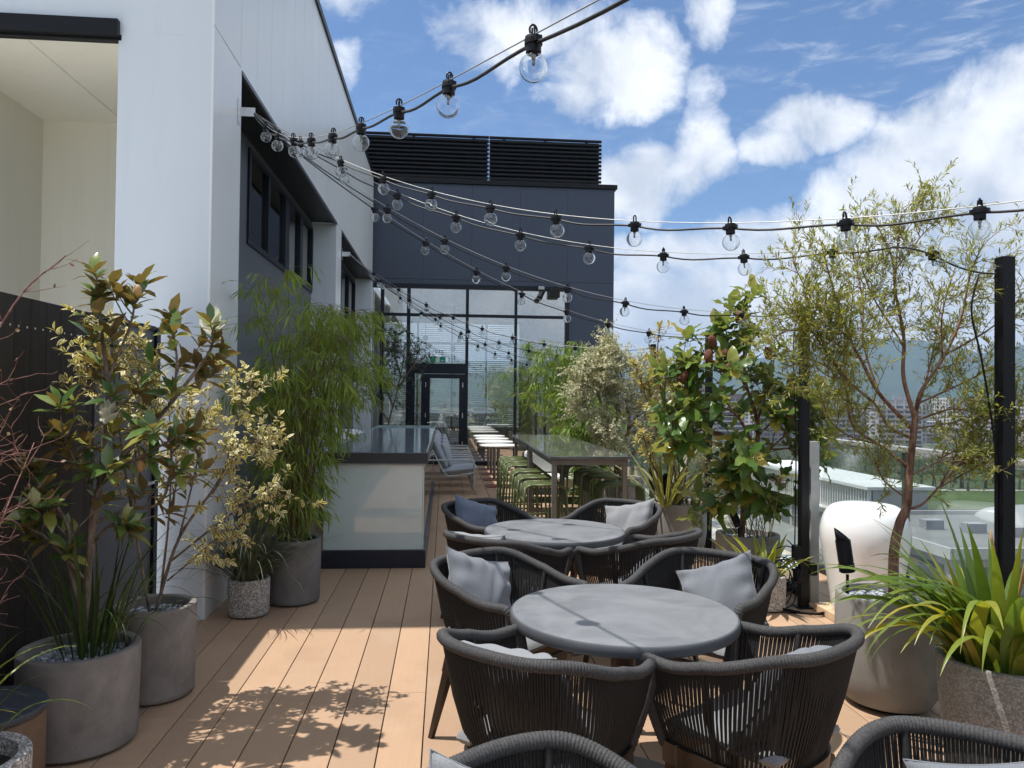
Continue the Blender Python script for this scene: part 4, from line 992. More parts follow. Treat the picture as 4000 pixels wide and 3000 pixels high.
zA = lambda t: 3.85-6.148*t+11.047*t*t-9.128*t**3 if t < .47 else 2.453-1.815*(t-.47)+3*(t-.47)**2
string(B1, (2.765, -4.1, 2.33), 0, 'string of clear globe bulbs swooping overhead to the top of the picture', .555, zA, lambda t: .5 if t < 3.95 else (.60 if t < 4.45 else .85))
string(B1, (2.765, 1.75, 2.366), .546, 'string of clear globe bulbs reaching the right edge above the feathery tree', .68)
string(B1, (2.765, 3.57, 2.27), 0, 'string of clear globe bulbs ending at the rightmost black post', .95, lambda t: 3.85-1.359*t-2.13*t*(1-t)-.225*smooth((t-.9)/.1))
string(B1, (2.765, 5.70, 2.30), .50, 'string of clear globe bulbs ending at the post left of the white pod', 1.15)
string(B1, (2.765, 7.85, 2.26), .447, 'string of clear globe bulbs ending in the banksia crown', 1.05)
string(B2, (2.765, 10.03, 2.29), .48, 'string of clear globe bulbs from the farther bracket to the post behind the yellow shrub', .5)
string(B2, (2.765, 12.2, 2.29), .50, 'string of clear globe bulbs from the farther bracket to the post beside the cream shrub', .55)
string(B2, (2.765, 14.4, 2.24), .48, 'upper of the two strings from the farther bracket ending behind the right hand bamboo', .6)
string(B2, (2.765, 16.5, 2.2), .46, 'lower of the two strings from the farther bracket ending behind the right hand bamboo', .62)
for i, (b, lab) in enumerate(((B1, 'steel angle bracket on the white pier holding the nearer string lights'), (B2, 'steel angle bracket on the second pier holding the farther string lights'))):
    k = empty('wall_bracket', (WX, b[1], b[2]), label=lab, cat='bracket')
    mb = MB(); mb.bb(.001, .006, -.03, .03, -.10, .10).bb(.006, .13, -.003, .003, -.035, .035); mb.build('plate', m_steel, k)
    mb = MB(); mb.tube([(.118+.012*math.cos(a), 0, .012*math.sin(a)-.005) for a in np.linspace(0, 6.28, 14)], .003, 6); mb.tube([(.13, .01, -.005), (.2, -.02, -.06)], .005, 6); mb.build('shackle', m_steel, k)
# ------------------------------------------------------------------ plants
def bark(name, a, b, sc=30):
    m, t, o = mat_new(name); co = objco(t); mp = t.new('ShaderNodeMapping'); t.put(mp.inputs[0], co); mp.inputs['Scale'].default_value = (1, 1, .35)
    n = t.noise(mp.outputs[0], sc, 6, .7, .6); principled(t, o, t.mix(t.ramp(n, .32, .68), a, b), .85, 0, .25, n, .7, .006); return m
m_bark = bark('grey_brown_bark', (.10, .075, .055), (.30, .24, .19))
m_barkr = bark('red_brown_bark', (.10, .045, .03), (.34, .20, .14))
m_twig = bark('red_bare_twig', (.16, .06, .05), (.34, .20, .17), 60)
m_culm = bark('bamboo_culm', (.10, .09, .03), (.22, .17, .07), 20)
m_magn = leafmat('magnolia_leaf', [(.06, .12, .035), (.095, .17, .04), (.16, .23, .05), (.36, .33, .08)], .2, .22, None, (.22, .16, .075), .7)
m_vari = leafmat('cream_variegated_leaf', [(.12, .17, .05), (.24, .25, .09), (.36, .32, .13)], .5, .32, (.78, .68, .37), tcol=(1.2, 1.14, .65))
m_bamb = leafmat('bamboo_leaf', [(.11, .19, .03), (.16, .26, .045), (.24, .32, .06)], .45, .45)
m_bambd = leafmat('shade_bamboo_leaf', [(.14, .21, .035), (.20, .28, .05), (.29, .35, .075)], .45, .5)
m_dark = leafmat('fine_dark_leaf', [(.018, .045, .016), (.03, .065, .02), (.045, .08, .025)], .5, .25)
m_will = leafmat('narrow_olive_leaf', [(.17, .21, .055), (.28, .30, .08), (.42, .40, .11)], .45, .52)
m_bank = leafmat('banksia_leaf', [(.055, .12, .025), (.10, .18, .035), (.17, .25, .05), (.42, .34, .07)], .3, .4, None, (.19, .23, .10), .5)
m_crm = leafmat('cream_edged_small_leaf', [(.17, .22, .09), (.27, .30, .14), (.38, .37, .2)], .5, .3, (.74, .70, .50), tcol=(1.1, 1.1, .8))
m_yel = leafmat('yellow_leaf', [(.44, .34, .10), (.58, .49, .18), (.42, .40, .16)], .45, .35, tcol=(1.2, 1.15, .7))
m_strap = leafmat('strap_leaf', [(.10, .17, .025), (.15, .23, .035), (.22, .28, .045), (.38, .33, .05)], .35, .42, spec=.5)
m_str2 = leafmat('striped_strap_leaf', [(.14, .21, .03), (.22, .28, .05), (.34, .34, .08)], .38, .42, (.40, .42, .10))
m_flax = leafmat('flax_leaf', [(.08, .11, .03), (.14, .17, .05), (.22, .22, .07)], .42, .3, (.34, .32, .12))
m_grass = leafmat('grey_green_grass', [(.06, .075, .045), (.09, .105, .065), (.14, .15, .10)], .45, .25)
m_lily = leafmat('dark_strap_leaf', [(.03, .06, .016), (.05, .09, .022), (.09, .13, .03)], .4, .3)
m_fern = leafmat('fern_leaf', [(.05, .09, .02), (.08, .13, .03), (.12, .16, .04)], .5, .35)
m_flower = leafmat('white_petal', [(.78, .76, .66), (.84, .82, .74)], .5, .35, tcol=(1, 1, .9))
m_bud = simple('ochre_bud', (.42, .25, .10), .6)
m_cone = simple('rust_banksia_cone', (.16, .055, .028), .85, var=.5, scale=90, bump=.9, bscale=110, bdist=.01)

def plant(name, base, lab, cat='plant', group=None): return empty(name, base, label=lab, cat=cat, group=group)
def limb(mb, pts, r0, r1, n=None, sides=8):
    P = spline(pts, n or max(8, int(len(pts)*5))); r = np.linspace(1, 0, len(P))**.8*(r0-r1)+r1
    mb.tube(P, r, sides); return P
def tangents(P): return unit(np.gradient(P, axis=0))
def rnd_dir(k, up=0.): 
    v = rng.normal(size=(k, 3)); v = unit(v); v[:, 2] += up; return unit(v)
def perp(T):
    v = rng.normal(size=T.shape); v -= T*(v*T).sum(-1, keepdims=True); return unit(v)
def twigs(mb, P, n, Lr, r0, spread=.9, up=.3, t0=.3, t1=1., kink=.25, sides=5, m=7):
    """n side twigs along the polyline P; returns list of polylines"""
    T = tangents(P); out = []
    for i in range(n):
        u = t0+(t1-t0)*(i+rng.random())/n; k = min(len(P)-1, int(u*(len(P)-1)))
        L = Lr[0]+(Lr[1]-Lr[0])*rng.random()
        d = unit(T[k]*(1-spread*.5)+perp(T[k][None])[0]*spread+np.array([0, 0, up])); Q = [P[k]]
        for a in range(m): d = unit(d+rng.normal(size=3)*kink/2+np.array([0, 0, up*.12])); Q.append(Q[-1]+d*L/m)
        Q = np.array(Q); mb.tube(Q, np.linspace(r0, r0*.35, len(Q)), sides, cap=False); out.append(Q)
    return out
def along(mb, Qs, k, L, Wd, ang=.8, droop=.0, t0=.1, curl=.3, rows=3, upn=.6, ends=1, **kw):
    """alternate leaves along twigs"""
    P = []; Dd = []; N = []
    for Q in Qs:
        T = tangents(Q); us = t0+(1-t0)*(np.arange(k)+rng.random(k)*.7)/k; idx = np.clip((us*(len(Q)-1)).astype(int), 0, len(Q)-2); fr_ = us*(len(Q)-1)-idx
        p = Q[idx]+(Q[idx+1]-Q[idx])*fr_[:, None]; t = T[idx]; pr = perp(t)
        d = unit(t*math.cos(ang)+pr*math.sin(ang)+np.array([0, 0, -droop])); P.append(p); Dd.append(d); N.append(unit(t*.4+np.array([0, 0, upn])+rng.normal(size=d.shape)*.35))
    P = np.concatenate(P); Dd = np.concatenate(Dd); N = np.concatenate(N); n = len(P)
    mb.leaves(P, Dd, N, L[0]+(L[1]-L[0])*rng.random(n), Wd[0]+(Wd[1]-Wd[0])*rng.random(n), curl=curl*(.4+rng.random(n)), rows=rows, **kw)
def rosette(mb, p, ax, n, L, Wd, open_=(.5, 1.2), curl=.2, **kw):
    ax = unit(np.asarray(ax, float)); a = perp(ax[None])[0]; b = np.cross(ax, a); th = np.arange(n)*2.4+rng.random()*6; o = open_[0]+(open_[1]-open_[0])*(np.arange(n)+rng.random(n))/n
    d = ax*np.cos(o)[:, None]+(a*np.cos(th)[:, None]+b*np.sin(th)[:, None])*np.sin(o)[:, None]
    Pp = np.asarray(p)-ax*(np.arange(n)/n*.05)[:, None]
    mb.leaves(Pp, d, np.repeat(ax[None], n, 0)+np.array([0, 0, .7])+rng.normal(size=(n, 3))*.2, L[0]+(L[1]-L[0])*rng.random(n), Wd[0]+(Wd[1]-Wd[0])*rng.random(n), curl=curl*(.2+rng.random(n)*1.3), **kw)
def circ(n, c, r, z): 
    a = rng.random(n)*6.283; q = np.sqrt(rng.random(n))*r; return np.c_[c[0]+q*np.cos(a), c[1]+q*np.sin(a), np.full(n, z)], a

# ---- magnolia
base = (-1.64, 3.66, .39); pl0 = plant('magnolia_shrub', base, 'tall magnolia with brown backed glossy leaves and cream flowers in the large left planter', 'shrub')
wd, lf = MB(), MB()
ML = [([(-1.64,3.66,.37),(-1.6,3.66,.94),(-1.58,3.66,1.1),(-1.56,3.66,1.27),(-1.55,3.66,1.45),(-1.54,3.66,1.6),(-1.58,3.66,1.91),(-1.59,3.66,2.06)], .019, .006),
 ([(-1.57,3.65,1.18),(-1.42,3.66,1.37),(-1.35,3.68,1.45),(-1.24,3.7,1.6),(-1.12,3.72,1.78),(-1.10,3.74,1.86)], .013, .005), ([(-1.54,3.66,1.52),(-1.53,3.64,1.66),(-1.44,3.63,1.9),(-1.41,3.61,2.02)], .008, .004),
 ([(-1.63,3.64,.6),(-1.68,3.61,.84),(-1.67,3.57,1.02),(-1.83,3.54,1.25)], .012, .005), ([(-1.61,3.66,.83),(-1.59,3.64,1.08),(-1.5,3.61,1.23),(-1.31,3.58,1.34),(-1.19,3.56,1.41)], .010, .004),
 ([(-1.59,3.66,1.0),(-1.45,3.67,1.06),(-1.31,3.68,1.09),(-1.27,3.7,1.25),(-1.28,3.71,1.37)], .009, .004), ([(-1.34,3.66,1.45),(-1.27,3.68,1.56),(-1.25,3.69,1.76),(-1.29,3.71,1.92)], .007, .004),
 ([(-1.60,3.66,.9),(-1.50,3.60,1.0),(-1.40,3.55,1.02)], .007, .004), ([(-1.58,3.66,1.12),(-1.66,3.60,1.3),(-1.70,3.58,1.42)], .006, .004), ([(-1.62,3.64,.75),(-1.72,3.52,.95),(-1.78,3.45,1.02)], .008, .004)]
for pts, r0, r1 in ML:
    P = limb(wd, pts, r0, r1); T = tangents(P); L = np.linalg.norm(np.diff(P, axis=0), axis=1).sum()
    rosette(lf, P[-1], T[-1]+[0, 0, .4], 9, (.075, .125), (.018, .026), (.35, 1.25), .25)
    for Q in twigs(wd, P, int(3+L*4.2), (.08, .24), .0045, .9, .35, .35, .97, .2): 
        tq = tangents(Q); rosette(lf, Q[-1], tq[-1]+[0, 0, .3], int(6+rng.integers(4)), (.075, .14), (.019, .030), (.4, 1.4), .3)
        along(lf, [Q], 2, (.07, .11), (.016, .024), .8, .1)
    along(lf, [P[len(P)//2:]], 3, (.08, .12), (.018, .025), .9, .15)
for p, s_ in (((-1.10, 3.72, 1.92), 1.), ((-1.50, 3.55, 1.50), .8)):
    fl = MB(); rosette(fl, p, (.2, -.1, 1), 9, (.06*s_+.02, .09*s_+.02), (.022, .032), (.25, 1.2), -.35); fl.build('flower', m_flower, pl0, off=base, smooth=True)
for p in ((-1.40, 3.61, 2.06), (-1.37, 3.60, 1.27)): MB().sphere(p, (.018, .018, .032), 12, 8).build('bud', m_bud, pl0, off=base, smooth=True)
fl = MB(); rosette(fl, (-1.42, 3.61, 2.05), (0, 0, 1), 3, (.06, .08), (.01, .014), (.05, .25), -.1); fl.build('flower', m_flower, pl0, off=base, smooth=True)
wd.build('stem', m_bark, pl0, off=base, smooth=True); lf.build('foliage', m_magn, pl0, off=base, smooth=True); 
# ---- dark strap leaves at the magnolia's foot
base = (-1.60, 3.72, .38); pl0 = plant('strap_leaf_clump', base, 'dark upright strap leaves growing round the magnolia stem in the same planter', 'plant')
mb = MB(); P, a = circ(46, (-1.62, 3.72), .13, .38)
mb.blades(P, a, rad(84)-rng.random(46)*.35, .38+.36*rng.random(46), .005+.004*rng.random(46), .2+1.3*rng.random(46)**2, twist=.8)
P, a = circ(16, (-1.58, 3.68), .14, .38); mb.blades(P, -1.2+rng.random(16)*2.4, rad(62)+rng.random(16)*.3, .45+.25*rng.random(16), .0055, 2.2+rng.random(16)*.6, seg=12)
mb.build('foliage', m_lily, pl0, off=base, smooth=True)
# ---- cream variegated shrub (second planter)
base = (-1.522, 4.24, .42); pl0 = plant('variegated_shrub', base, 'cream and green variegated leaved shrub leaning out towards the counter behind the magnolia', 'shrub')
wd, lf = MB(), MB(); TW = []
VL = [([(-1.53,4.24,.40),(-1.4,4.22,.83),(-1.18,4.19,1.16),(-1.08,4.16,1.52),(-1.0,4.14,1.7)], .010, .003), ([(-1.45,4.24,.7),(-1.14,4.21,.95),(-1.0,4.17,1.02),(-.82,4.14,1.07)], .007, .002), ([(-1.24,4.24,1.06),(-1.11,4.24,1.26),(-.95,4.22,1.40)], .006, .002),
 ([(-1.5,4.24,.5),(-1.46,4.24,.97),(-1.46,4.24,1.33),(-1.48,4.24,1.6)], .007, .002), ([(-1.55,4.24,.42),(-1.62,4.15,1.0),(-1.66,4.05,1.5),(-1.66,3.95,2.0)], .008, .002), ([(-1.40,4.22,.83),(-1.30,4.15,1.2),(-1.24,4.12,1.5)], .006, .002), ([(-1.46,4.23,.6),(-1.25,4.12,.78),(-1.10,4.06,.92)], .005, .002), ([(-1.15,4.18,1.22),(-1.02,4.12,1.35),(-.90,4.10,1.30)], .005, .002), ([(-1.64,4.1,1.3),(-1.55,4.05,1.6),(-1.50,4.0,1.72)], .004, .002),
 ([(-1.62,4.15,1.0),(-1.52,3.95,1.35),(-1.42,3.9,1.62)], .005, .002), ([(-1.66,4.05,1.5),(-1.60,3.95,1.75),(-1.50,3.9,1.88)], .004, .002), ([(-1.46,4.24,.97),(-1.34,4.1,1.3),(-1.30,4.05,1.62)], .004, .002), ([(-1.66,4.05,1.4),(-1.72,3.9,1.65),(-1.74,3.85,1.8)], .004, .002)]
for pts, r0, r1 in VL:
    P = limb(wd, pts, r0, r1, sides=6); TW.append(P[len(P)//2:]); L = np.linalg.norm(np.diff(P, axis=0), axis=1).sum()
    TW += twigs(wd, P, int(8+L*13), (.06, .22), .0022, 1., .15, .38, 1., .3)
along(lf, TW, 7, (.030, .052), (.0085, .0135), .95, .25, .15, .35)
for Q in TW: rosette(lf, Q[-1], tangents(Q)[-1]+[0, 0, .2], 5, (.030, .05), (.008, .013), (.3, 1.2), .3)
wd.build('stem', m_bark, pl0, off=base, smooth=True); lf.build('foliage', m_vari, pl0, off=base, smooth=True)
# ---- bare red twigs, far left
base = (-1.535, 2.60, .37); pl0 = plant('bare_twig_shrub', base, 'nearly leafless shrub of reddish bare twigs at the left edge against the dark fence', 'shrub')
wd, lf = MB(), MB(); TW = []
for i in range(11):
    x = -1.55+.05*rng.normal(); tx = -1.86+.30*rng.random(); ty = 2.75+.40*rng.random(); h = 1.15+.62*rng.random()
    P = limb(wd, [(x, 2.6, .36), (x+(tx-x)*.5+.04*rng.normal(), 2.6+(ty-2.6)*.3, .36+(h-.36)*.35), (x+(tx-x)*.55+.05*rng.normal(), 2.5+(ty-2.5)*.65, .36+(h-.36)*.7), (tx, ty, h)], .005, .0015, sides=6)
    q = twigs(wd, P, 9, (.12, .32), .0024, .9, .25, .25, 1., .4); TW += q
    for Q in q: TW += twigs(wd, Q, 3, (.06, .2), .0015, 1.0, .2, .3, 1., .4, 4)
P = limb(wd, [(-1.56, 2.6, .38), (-1.78, 2.85, 1.3), (-1.62, 3.0, 1.9), (-1.45, 3.05, 2.12)], .006, .0015, sides=6); TW += twigs(wd, P, 8, (.08, .2), .0018, 1., .3, .6, 1., .3)
along(lf, TW[::3], 1, (.014, .028), (.005, .009), .8, .2, .6)
wd.build('twigs', m_twig, pl0, off=base, smooth=True); lf.build('foliage', leafmat('tiny_red_leaf', [(.22, .07, .04), (.16, .13, .05), (.30, .20, .09)], .5), pl0, off=base, smooth=True)
base = (-1.535, 2.6, .37); pl0 = plant('arching_grass', base, 'few arching green blades rising from the speckled corner pot', 'plant')
mb = MB(); P, a = circ(9, (-1.56, 2.6), .10, .37); mb.blades(P, -.2+rng.random(9)*2.6, rad(70)+rng.random(9)*.2, .35+.25*rng.random(9), .006, 1.6+rng.random(9)*.8, seg=12); mb.build('foliage', m_strap, pl0, off=base, smooth=True)
# ---- drooping grass pot
base = (-1.40, 5.711, .22); pl0 = plant('drooping_grass', base, 'thin grey green grass drooping over its small speckled pot', 'plant')
mb = MB(); P, a = circ(240, (-1.40, 5.70), .08, .21); mb.blades(P, a, rad(86)-rng.random(240)*.8, .42+.42*rng.random(240), .0034+.0026*rng.random(240), .4+2.0*rng.random(240)**1.4, seg=12, twist=.5)
P, a = circ(60, (-1.40, 5.70), .05, .22); mb.blades(P, a, rad(50)+rng.random(60)*.5, .55+.28*rng.random(60), .0042, 1.9+.8*rng.random(60), seg=14)
mb.build('foliage', m_grass, pl0, off=base, smooth=True)

# ---- bamboos
def bamboo(base, lab, mat, h, n, spread, lean, nodes, lv, L=(.10, .18), hw=(.0055, .0085), low=.25, group='bamboo clumps', r0=.006):
    p = plant('bamboo', base, lab, 'bamboo', group); wd, lf = MB(), MB(); PP, DD, NN = [], [], []
    for i in range(n):
        a = rng.random()*6.283; q = .12*math.sqrt(rng.random()); b = np.array([base[0]+q*math.cos(a), base[1]+q*math.sin(a), base[2]-.03])
        hh = h*(.55+.45*rng.random()); out = spread*(.35+.65*rng.random()); dx, dy = math.cos(a)*out+lean[0]*(.5+.8*rng.random()), math.sin(a)*out+lean[1]*(.5+.8*rng.random())
        P = limb(wd, [b, b+[dx*.12, dy*.12, hh*.4], b+[dx*.45, dy*.45, hh*.8], b+[dx*.8, dy*.8, hh*.97], b+[dx*1.15, dy*1.15, hh*.93]], r0, .0012, 22, 5)
        for k in range(nodes):
            u = low+(1-low)*(k+rng.random())/nodes; j = min(len(P)-1, int(u*(len(P)-1))); th = rng.random()*6.283
            d = unit(np.array([math.cos(th)+dx*.5, math.sin(th)+dy*.5, .45])); Lt = .10+.22*rng.random(); Q = [P[j]]
            for _ in range(4): d = unit(d+np.array([0, 0, -.22])+rng.normal(size=3)*.12); Q.append(Q[-1]+d*Lt/4)
            Q = np.array(Q); wd.tube(Q, np.linspace(.0014, .0006, 5), 4, cap=False)
            m_ = lv; f = rng.random(m_)**.6; ii = np.clip((f*4).astype(int), 0, 3); pp = Q[ii]+(Q[ii+1]-Q[ii])*(f*4-ii)[:, None]
            PP.append(pp); sd = perp(np.repeat(d[None], m_, 0)); dd = unit(d*.9+sd*.75+np.array([0, 0, -.45-.3*rng.random()])); DD.append(dd); NN.append(np.repeat([[0, 0, 1.]], m_, 0)+rng.normal(size=(m_, 3))*.4)
    PP, DD, NN = map(np.concatenate, (PP, DD, NN)); k = len(PP)
    lf.leaves(PP, DD, NN, L[0]+(L[1]-L[0])*rng.random(k), hw[0]+(hw[1]-hw[0])*rng.random(k), curl=.1+.45*rng.random(k), rows=2, shape=.75)
    wd.build('culms', m_culm, p, off=base, smooth=True); lf.build('foliage', mat, p, off=base, smooth=True); return p
bamboo((-1.153, 6.065, .45), 'tall feathery bamboo arching over the left end of the frosted counter', m_bambd, 2.15, 38, .52, (.12, .02), 18, 7, low=.10)
bamboo((-1.30, 9.5, .46), 'shaded bamboo behind the counter, in front of the second recessed bay', m_bambd, 2.35, 16, .42, (.10, .0), 13, 8)
bamboo((2.25, 12.6, .5), 'bright yellow green bamboo bushing over the far end of the bar tables', m_bamb, 2.15, 46, .75, (-.30, -.15), 14, 8, (.11, .19), (.0075, .012), .05)
bamboo((2.22, 11.35, .02), 'low bright bamboo filling behind the far stools and the cream leaved shrub', m_bamb, 1.75, 34, .50, (-.12, -.05), 13, 8, (.11, .19), (.0075, .012), .05)
bamboo((2.30, 15.0, .3), 'darker bamboo at the right foot of the glass facade', m_bambd, 2.1, 16, .5, (-.2, 0), 12, 7, (.09, .17), (.006, .010), .1)

# ---- fine dark tree by the facade
base = (-1.12, 14.6, .45); pl0 = plant('fine_leaved_tree', base, 'small dark green fine leaved tree in shade left of the glass door', 'tree'); wd, lf = MB(), MB(); TW = []
for pts in ([(-1.12,14.6,.4),(-1.05,14.6,1.1),(-.92,14.55,1.6),(-.80,14.5,2.2),(-.78,14.5,2.6)], [(-.98,14.57,1.4),(-1.15,14.4,1.9),(-1.2,14.3,2.5)], [(-.9,14.55,1.7),(-.65,14.5,2.1),(-.45,14.45,2.3)], [(-1.05,14.6,1.1),(-1.3,14.5,1.5),(-1.4,14.4,2.0)], [(-.85,14.5,2.0),(-.95,14.3,2.4),(-.9,14.2,2.75)]):
    P = limb(wd, pts, .022, .005, sides=6); q = twigs(wd, P, 13, (.25, .55), .004, 1., .1, .4, 1., .3); 
    for Q in q: TW.append(Q); TW += twigs(wd, Q, 4, (.12, .28), .002, 1., -.05, .3, 1., .3, 4)
along(lf, TW, 16, (.035, .06), (.006, .010), 1.0, .35, .1, .2, 2)
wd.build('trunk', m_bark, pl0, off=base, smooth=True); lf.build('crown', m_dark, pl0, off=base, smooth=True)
for i, (x, y, h, lab) in enumerate(((-1.2, 11.6, .8, 'low dark shrub in shade beside the far end of the counter'), (-1.05, 16.2, .9, 'low dark shrub in shade at the foot of the facade glass'))):
    base = (x, y, .0); pl0 = plant('shade_shrub', base, lab, 'shrub', 'low shrubs in shade'); wd, lf = MB(), MB(); TW = []
    for k in range(12):
        a = rng.random()*6.28; P = limb(wd, [(x, y, 0), (x+.15*math.cos(a), y+.15*math.sin(a), h*.5), (x+.35*math.cos(a), y+.35*math.sin(a), h*(.8+.3*rng.random()))], .008, .003, sides=5); TW += twigs(wd, P, 9, (.15, .35), .002, 1., .1, .2, 1.)
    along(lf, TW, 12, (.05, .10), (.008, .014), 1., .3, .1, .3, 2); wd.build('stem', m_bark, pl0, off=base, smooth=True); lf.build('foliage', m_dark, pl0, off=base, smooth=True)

# ---- feathery olive tree in the pale planter
base = (2.38, 3.88, .52); pl0 = plant('feathery_tree', base, 'open multi stemmed tree with red brown branches and narrow olive leaves in the pale planter', 'tree'); wd, lf = MB(), MB(); TW = []
trunk = [(2.38,3.88,.50),(2.38,3.88,.78),(2.41,3.88,.94),(2.45,3.88,1.03),(2.46,3.88,1.12),(2.47,3.88,1.26),(2.49,3.88,1.44),(2.5,3.88,1.55)]
limb(wd, trunk, .027, .014, 40, 12)
FL = [([(2.49,3.88,1.52),(2.45,3.91,1.73),(2.47,3.94,1.95),(2.44,3.97,2.19),(2.44,4.0,2.38),(2.35,4.03,2.61)], .017), ([(2.42,3.95,2.12),(2.46,3.98,2.48),(2.53,4.05,2.70)], .007),
 ([(2.48,3.88,1.45),(2.27,3.84,1.64),(2.15,3.8,1.81),(2.07,3.76,1.91),(1.96,3.72,2.15),(1.86,3.68,2.42)], .016), ([(2.47,3.88,1.24),(2.33,3.93,1.36),(2.2,3.98,1.47),(2.18,4.03,1.72),(2.1,4.08,1.9),(1.99,4.13,2.21)], .013),
 ([(2.5,3.88,1.53),(2.51,3.85,1.65),(2.61,3.82,1.82),(2.69,3.79,2.03),(2.72,3.76,2.26),(2.78,3.73,2.44)], .014), ([(2.48,3.88,1.40),(2.34,3.86,1.46),(2.25,3.84,1.58),(2.07,3.82,1.72),(1.93,3.8,1.89),(1.75,3.78,2.12)], .013),
 ([(2.44,3.88,1.02),(2.52,3.86,1.05),(2.6,3.84,1.14),(2.7,3.82,1.26),(2.78,3.8,1.34),(2.88,3.78,1.50)], .011), ([(2.62,3.85,1.16),(2.68,3.84,1.27),(2.72,3.81,1.42)], .007), ([(2.49,3.88,1.5),(2.62,3.98,1.7),(2.72,4.05,1.92),(2.80,4.1,2.2)], .010),
 ([(2.27,3.84,1.64),(2.22,3.9,1.9),(2.24,3.95,2.15),(2.2,4.0,2.45)], .009), ([(2.18,4.03,1.72),(2.25,4.1,2.0),(2.28,4.1,2.3)], .007), ([(2.61,3.82,1.82),(2.56,3.75,2.05),(2.6,3.7,2.3)], .007), ([(2.07,3.82,1.72),(1.95,3.75,1.72),(1.84,3.7,1.78)], .006), ([(2.45,3.88,1.08),(2.30,3.84,1.18),(2.22,3.8,1.30)], .008), ([(2.5,3.86,1.5),(2.66,3.80,1.56),(2.78,3.75,1.52)], .008),
 ([(2.25,3.84,1.58),(2.05,3.78,1.72),(1.88,3.74,1.95),(1.80,3.7,2.15)], .008), ([(2.07,3.76,1.91),(1.95,3.72,1.98),(1.82,3.7,2.0)], .006), ([(2.62,3.82,1.84),(2.85,3.75,2.0),(3.0,3.7,2.2)], .008), ([(2.70,3.82,1.26),(2.9,3.75,1.38),(3.05,3.7,1.55)], .007), ([(2.5,3.88,1.58),(2.75,3.85,1.7),(2.95,3.8,1.82)], .008), ([(2.33,3.93,1.36),(2.12,3.9,1.42),(1.95,3.85,1.55)], .007), ([(2.44,3.99,2.3),(2.6,4.0,2.5),(2.72,4.0,2.62)], .006), ([(2.46,3.93,1.9),(2.3,3.98,2.2),(2.22,4.0,2.5)], .007),
 ([(2.15,3.8,1.81),(1.92,3.75,1.92),(1.74,3.72,1.95),(1.62,3.7,1.9)], .006), ([(2.07,3.82,1.72),(1.85,3.74,1.80),(1.68,3.7,1.75)], .005), ([(2.07,3.76,1.91),(1.86,3.74,2.1),(1.74,3.72,2.3)], .006), ([(2.6,3.84,1.14),(2.85,3.78,1.3),(3.02,3.72,1.42),(3.1,3.7,1.5)], .006), ([(2.6,3.82,1.3),(2.82,3.76,1.44),(2.98,3.72,1.62)], .006), ([(2.5,3.88,1.45),(2.78,3.9,1.5),(3.0,3.85,1.6)], .006), ([(2.47,3.88,1.2),(2.62,3.8,1.3),(2.72,3.72,1.32)], .005)]
for pts, r0 in FL:
    P = limb(wd, pts, r0*.72, .002, sides=8); L = np.linalg.norm(np.diff(P, axis=0), axis=1).sum()
    q = twigs(wd, P, int(5+L*10), (.12, .30), .0022, .9, .24, .3, 1., .35); TW += q; TW.append(P[-8:])
    for Q in q: TW += twigs(wd, Q, 4, (.07, .20), .0010, .9, .2, .2, 1., .4, 4)
along(lf, TW, 15, (.026, .048), (.0028, .0046), .7, -.12, .1, .2, 2, shape=.9)
wd.build('trunk', m_barkr, pl0, off=base, smooth=True); lf.build('crown', m_will, pl0, off=base, smooth=True)

# ---- banksia
base = (2.51, 6.3, .40); pl0 = plant('banksia', base, 'large leaved banksia with rust brown cone flowers in front of the post', 'shrub'); wd, lf, cn = MB(), MB(), MB(); TW = []
BL = [([(2.51,6.3,.40),(2.55,6.3,.9),(2.62,6.3,1.06),(2.65,6.3,1.35),(2.61,6.3,1.53),(2.53,6.28,1.75),(2.48,6.2,2.05),(2.45,6.2,2.28)], .027), ([(2.6,6.3,1.14),(2.36,6.32,1.29),(2.24,6.35,1.35),(2.1,6.3,1.6),(2.04,6.25,1.85)], .016), ([(2.62,6.3,1.2),(2.47,6.2,1.4),(2.32,6.1,1.55),(2.22,6.05,1.85)], .014),
 ([(2.61,6.3,1.02),(2.71,6.2,1.18),(2.85,6.1,1.35)], .012), ([(2.64,6.3,1.4),(2.74,6.3,1.7),(2.80,6.3,2.0)], .012), ([(2.53,6.28,1.7),(2.38,6.2,1.95),(2.3,6.15,2.2)], .010), ([(2.57,6.3,.95),(2.45,6.15,.95),(2.38,6.08,.82)], .009), ([(2.55,6.3,.85),(2.62,6.15,.8),(2.68,6.05,.72)], .008), ([(2.36,6.32,1.29),(2.12,6.3,1.3),(1.98,6.25,1.28)], .010), ([(2.66,6.3,1.3),(2.8,6.28,1.45),(2.88,6.25,1.65)], .009), ([(2.3,6.15,1.5),(2.1,6.05,1.5),(1.98,6.0,1.58)], .008), ([(2.5,6.25,1.2),(2.4,6.05,1.15),(2.28,6.0,1.05)], .009),
 ([(2.24,6.35,1.35),(2.05,6.25,1.3),(1.92,6.2,1.18)], .008), ([(2.1,6.3,1.6),(1.98,6.2,1.72),(1.94,6.15,1.9)], .007), ([(2.71,6.2,1.18),(2.9,6.15,1.2),(3.05,6.1,1.25)], .007), ([(2.85,6.1,1.35),(3.0,6.1,1.5)], .006), ([(2.55,6.25,.9),(2.35,6.1,.85),(2.2,6.05,.72)], .007)]
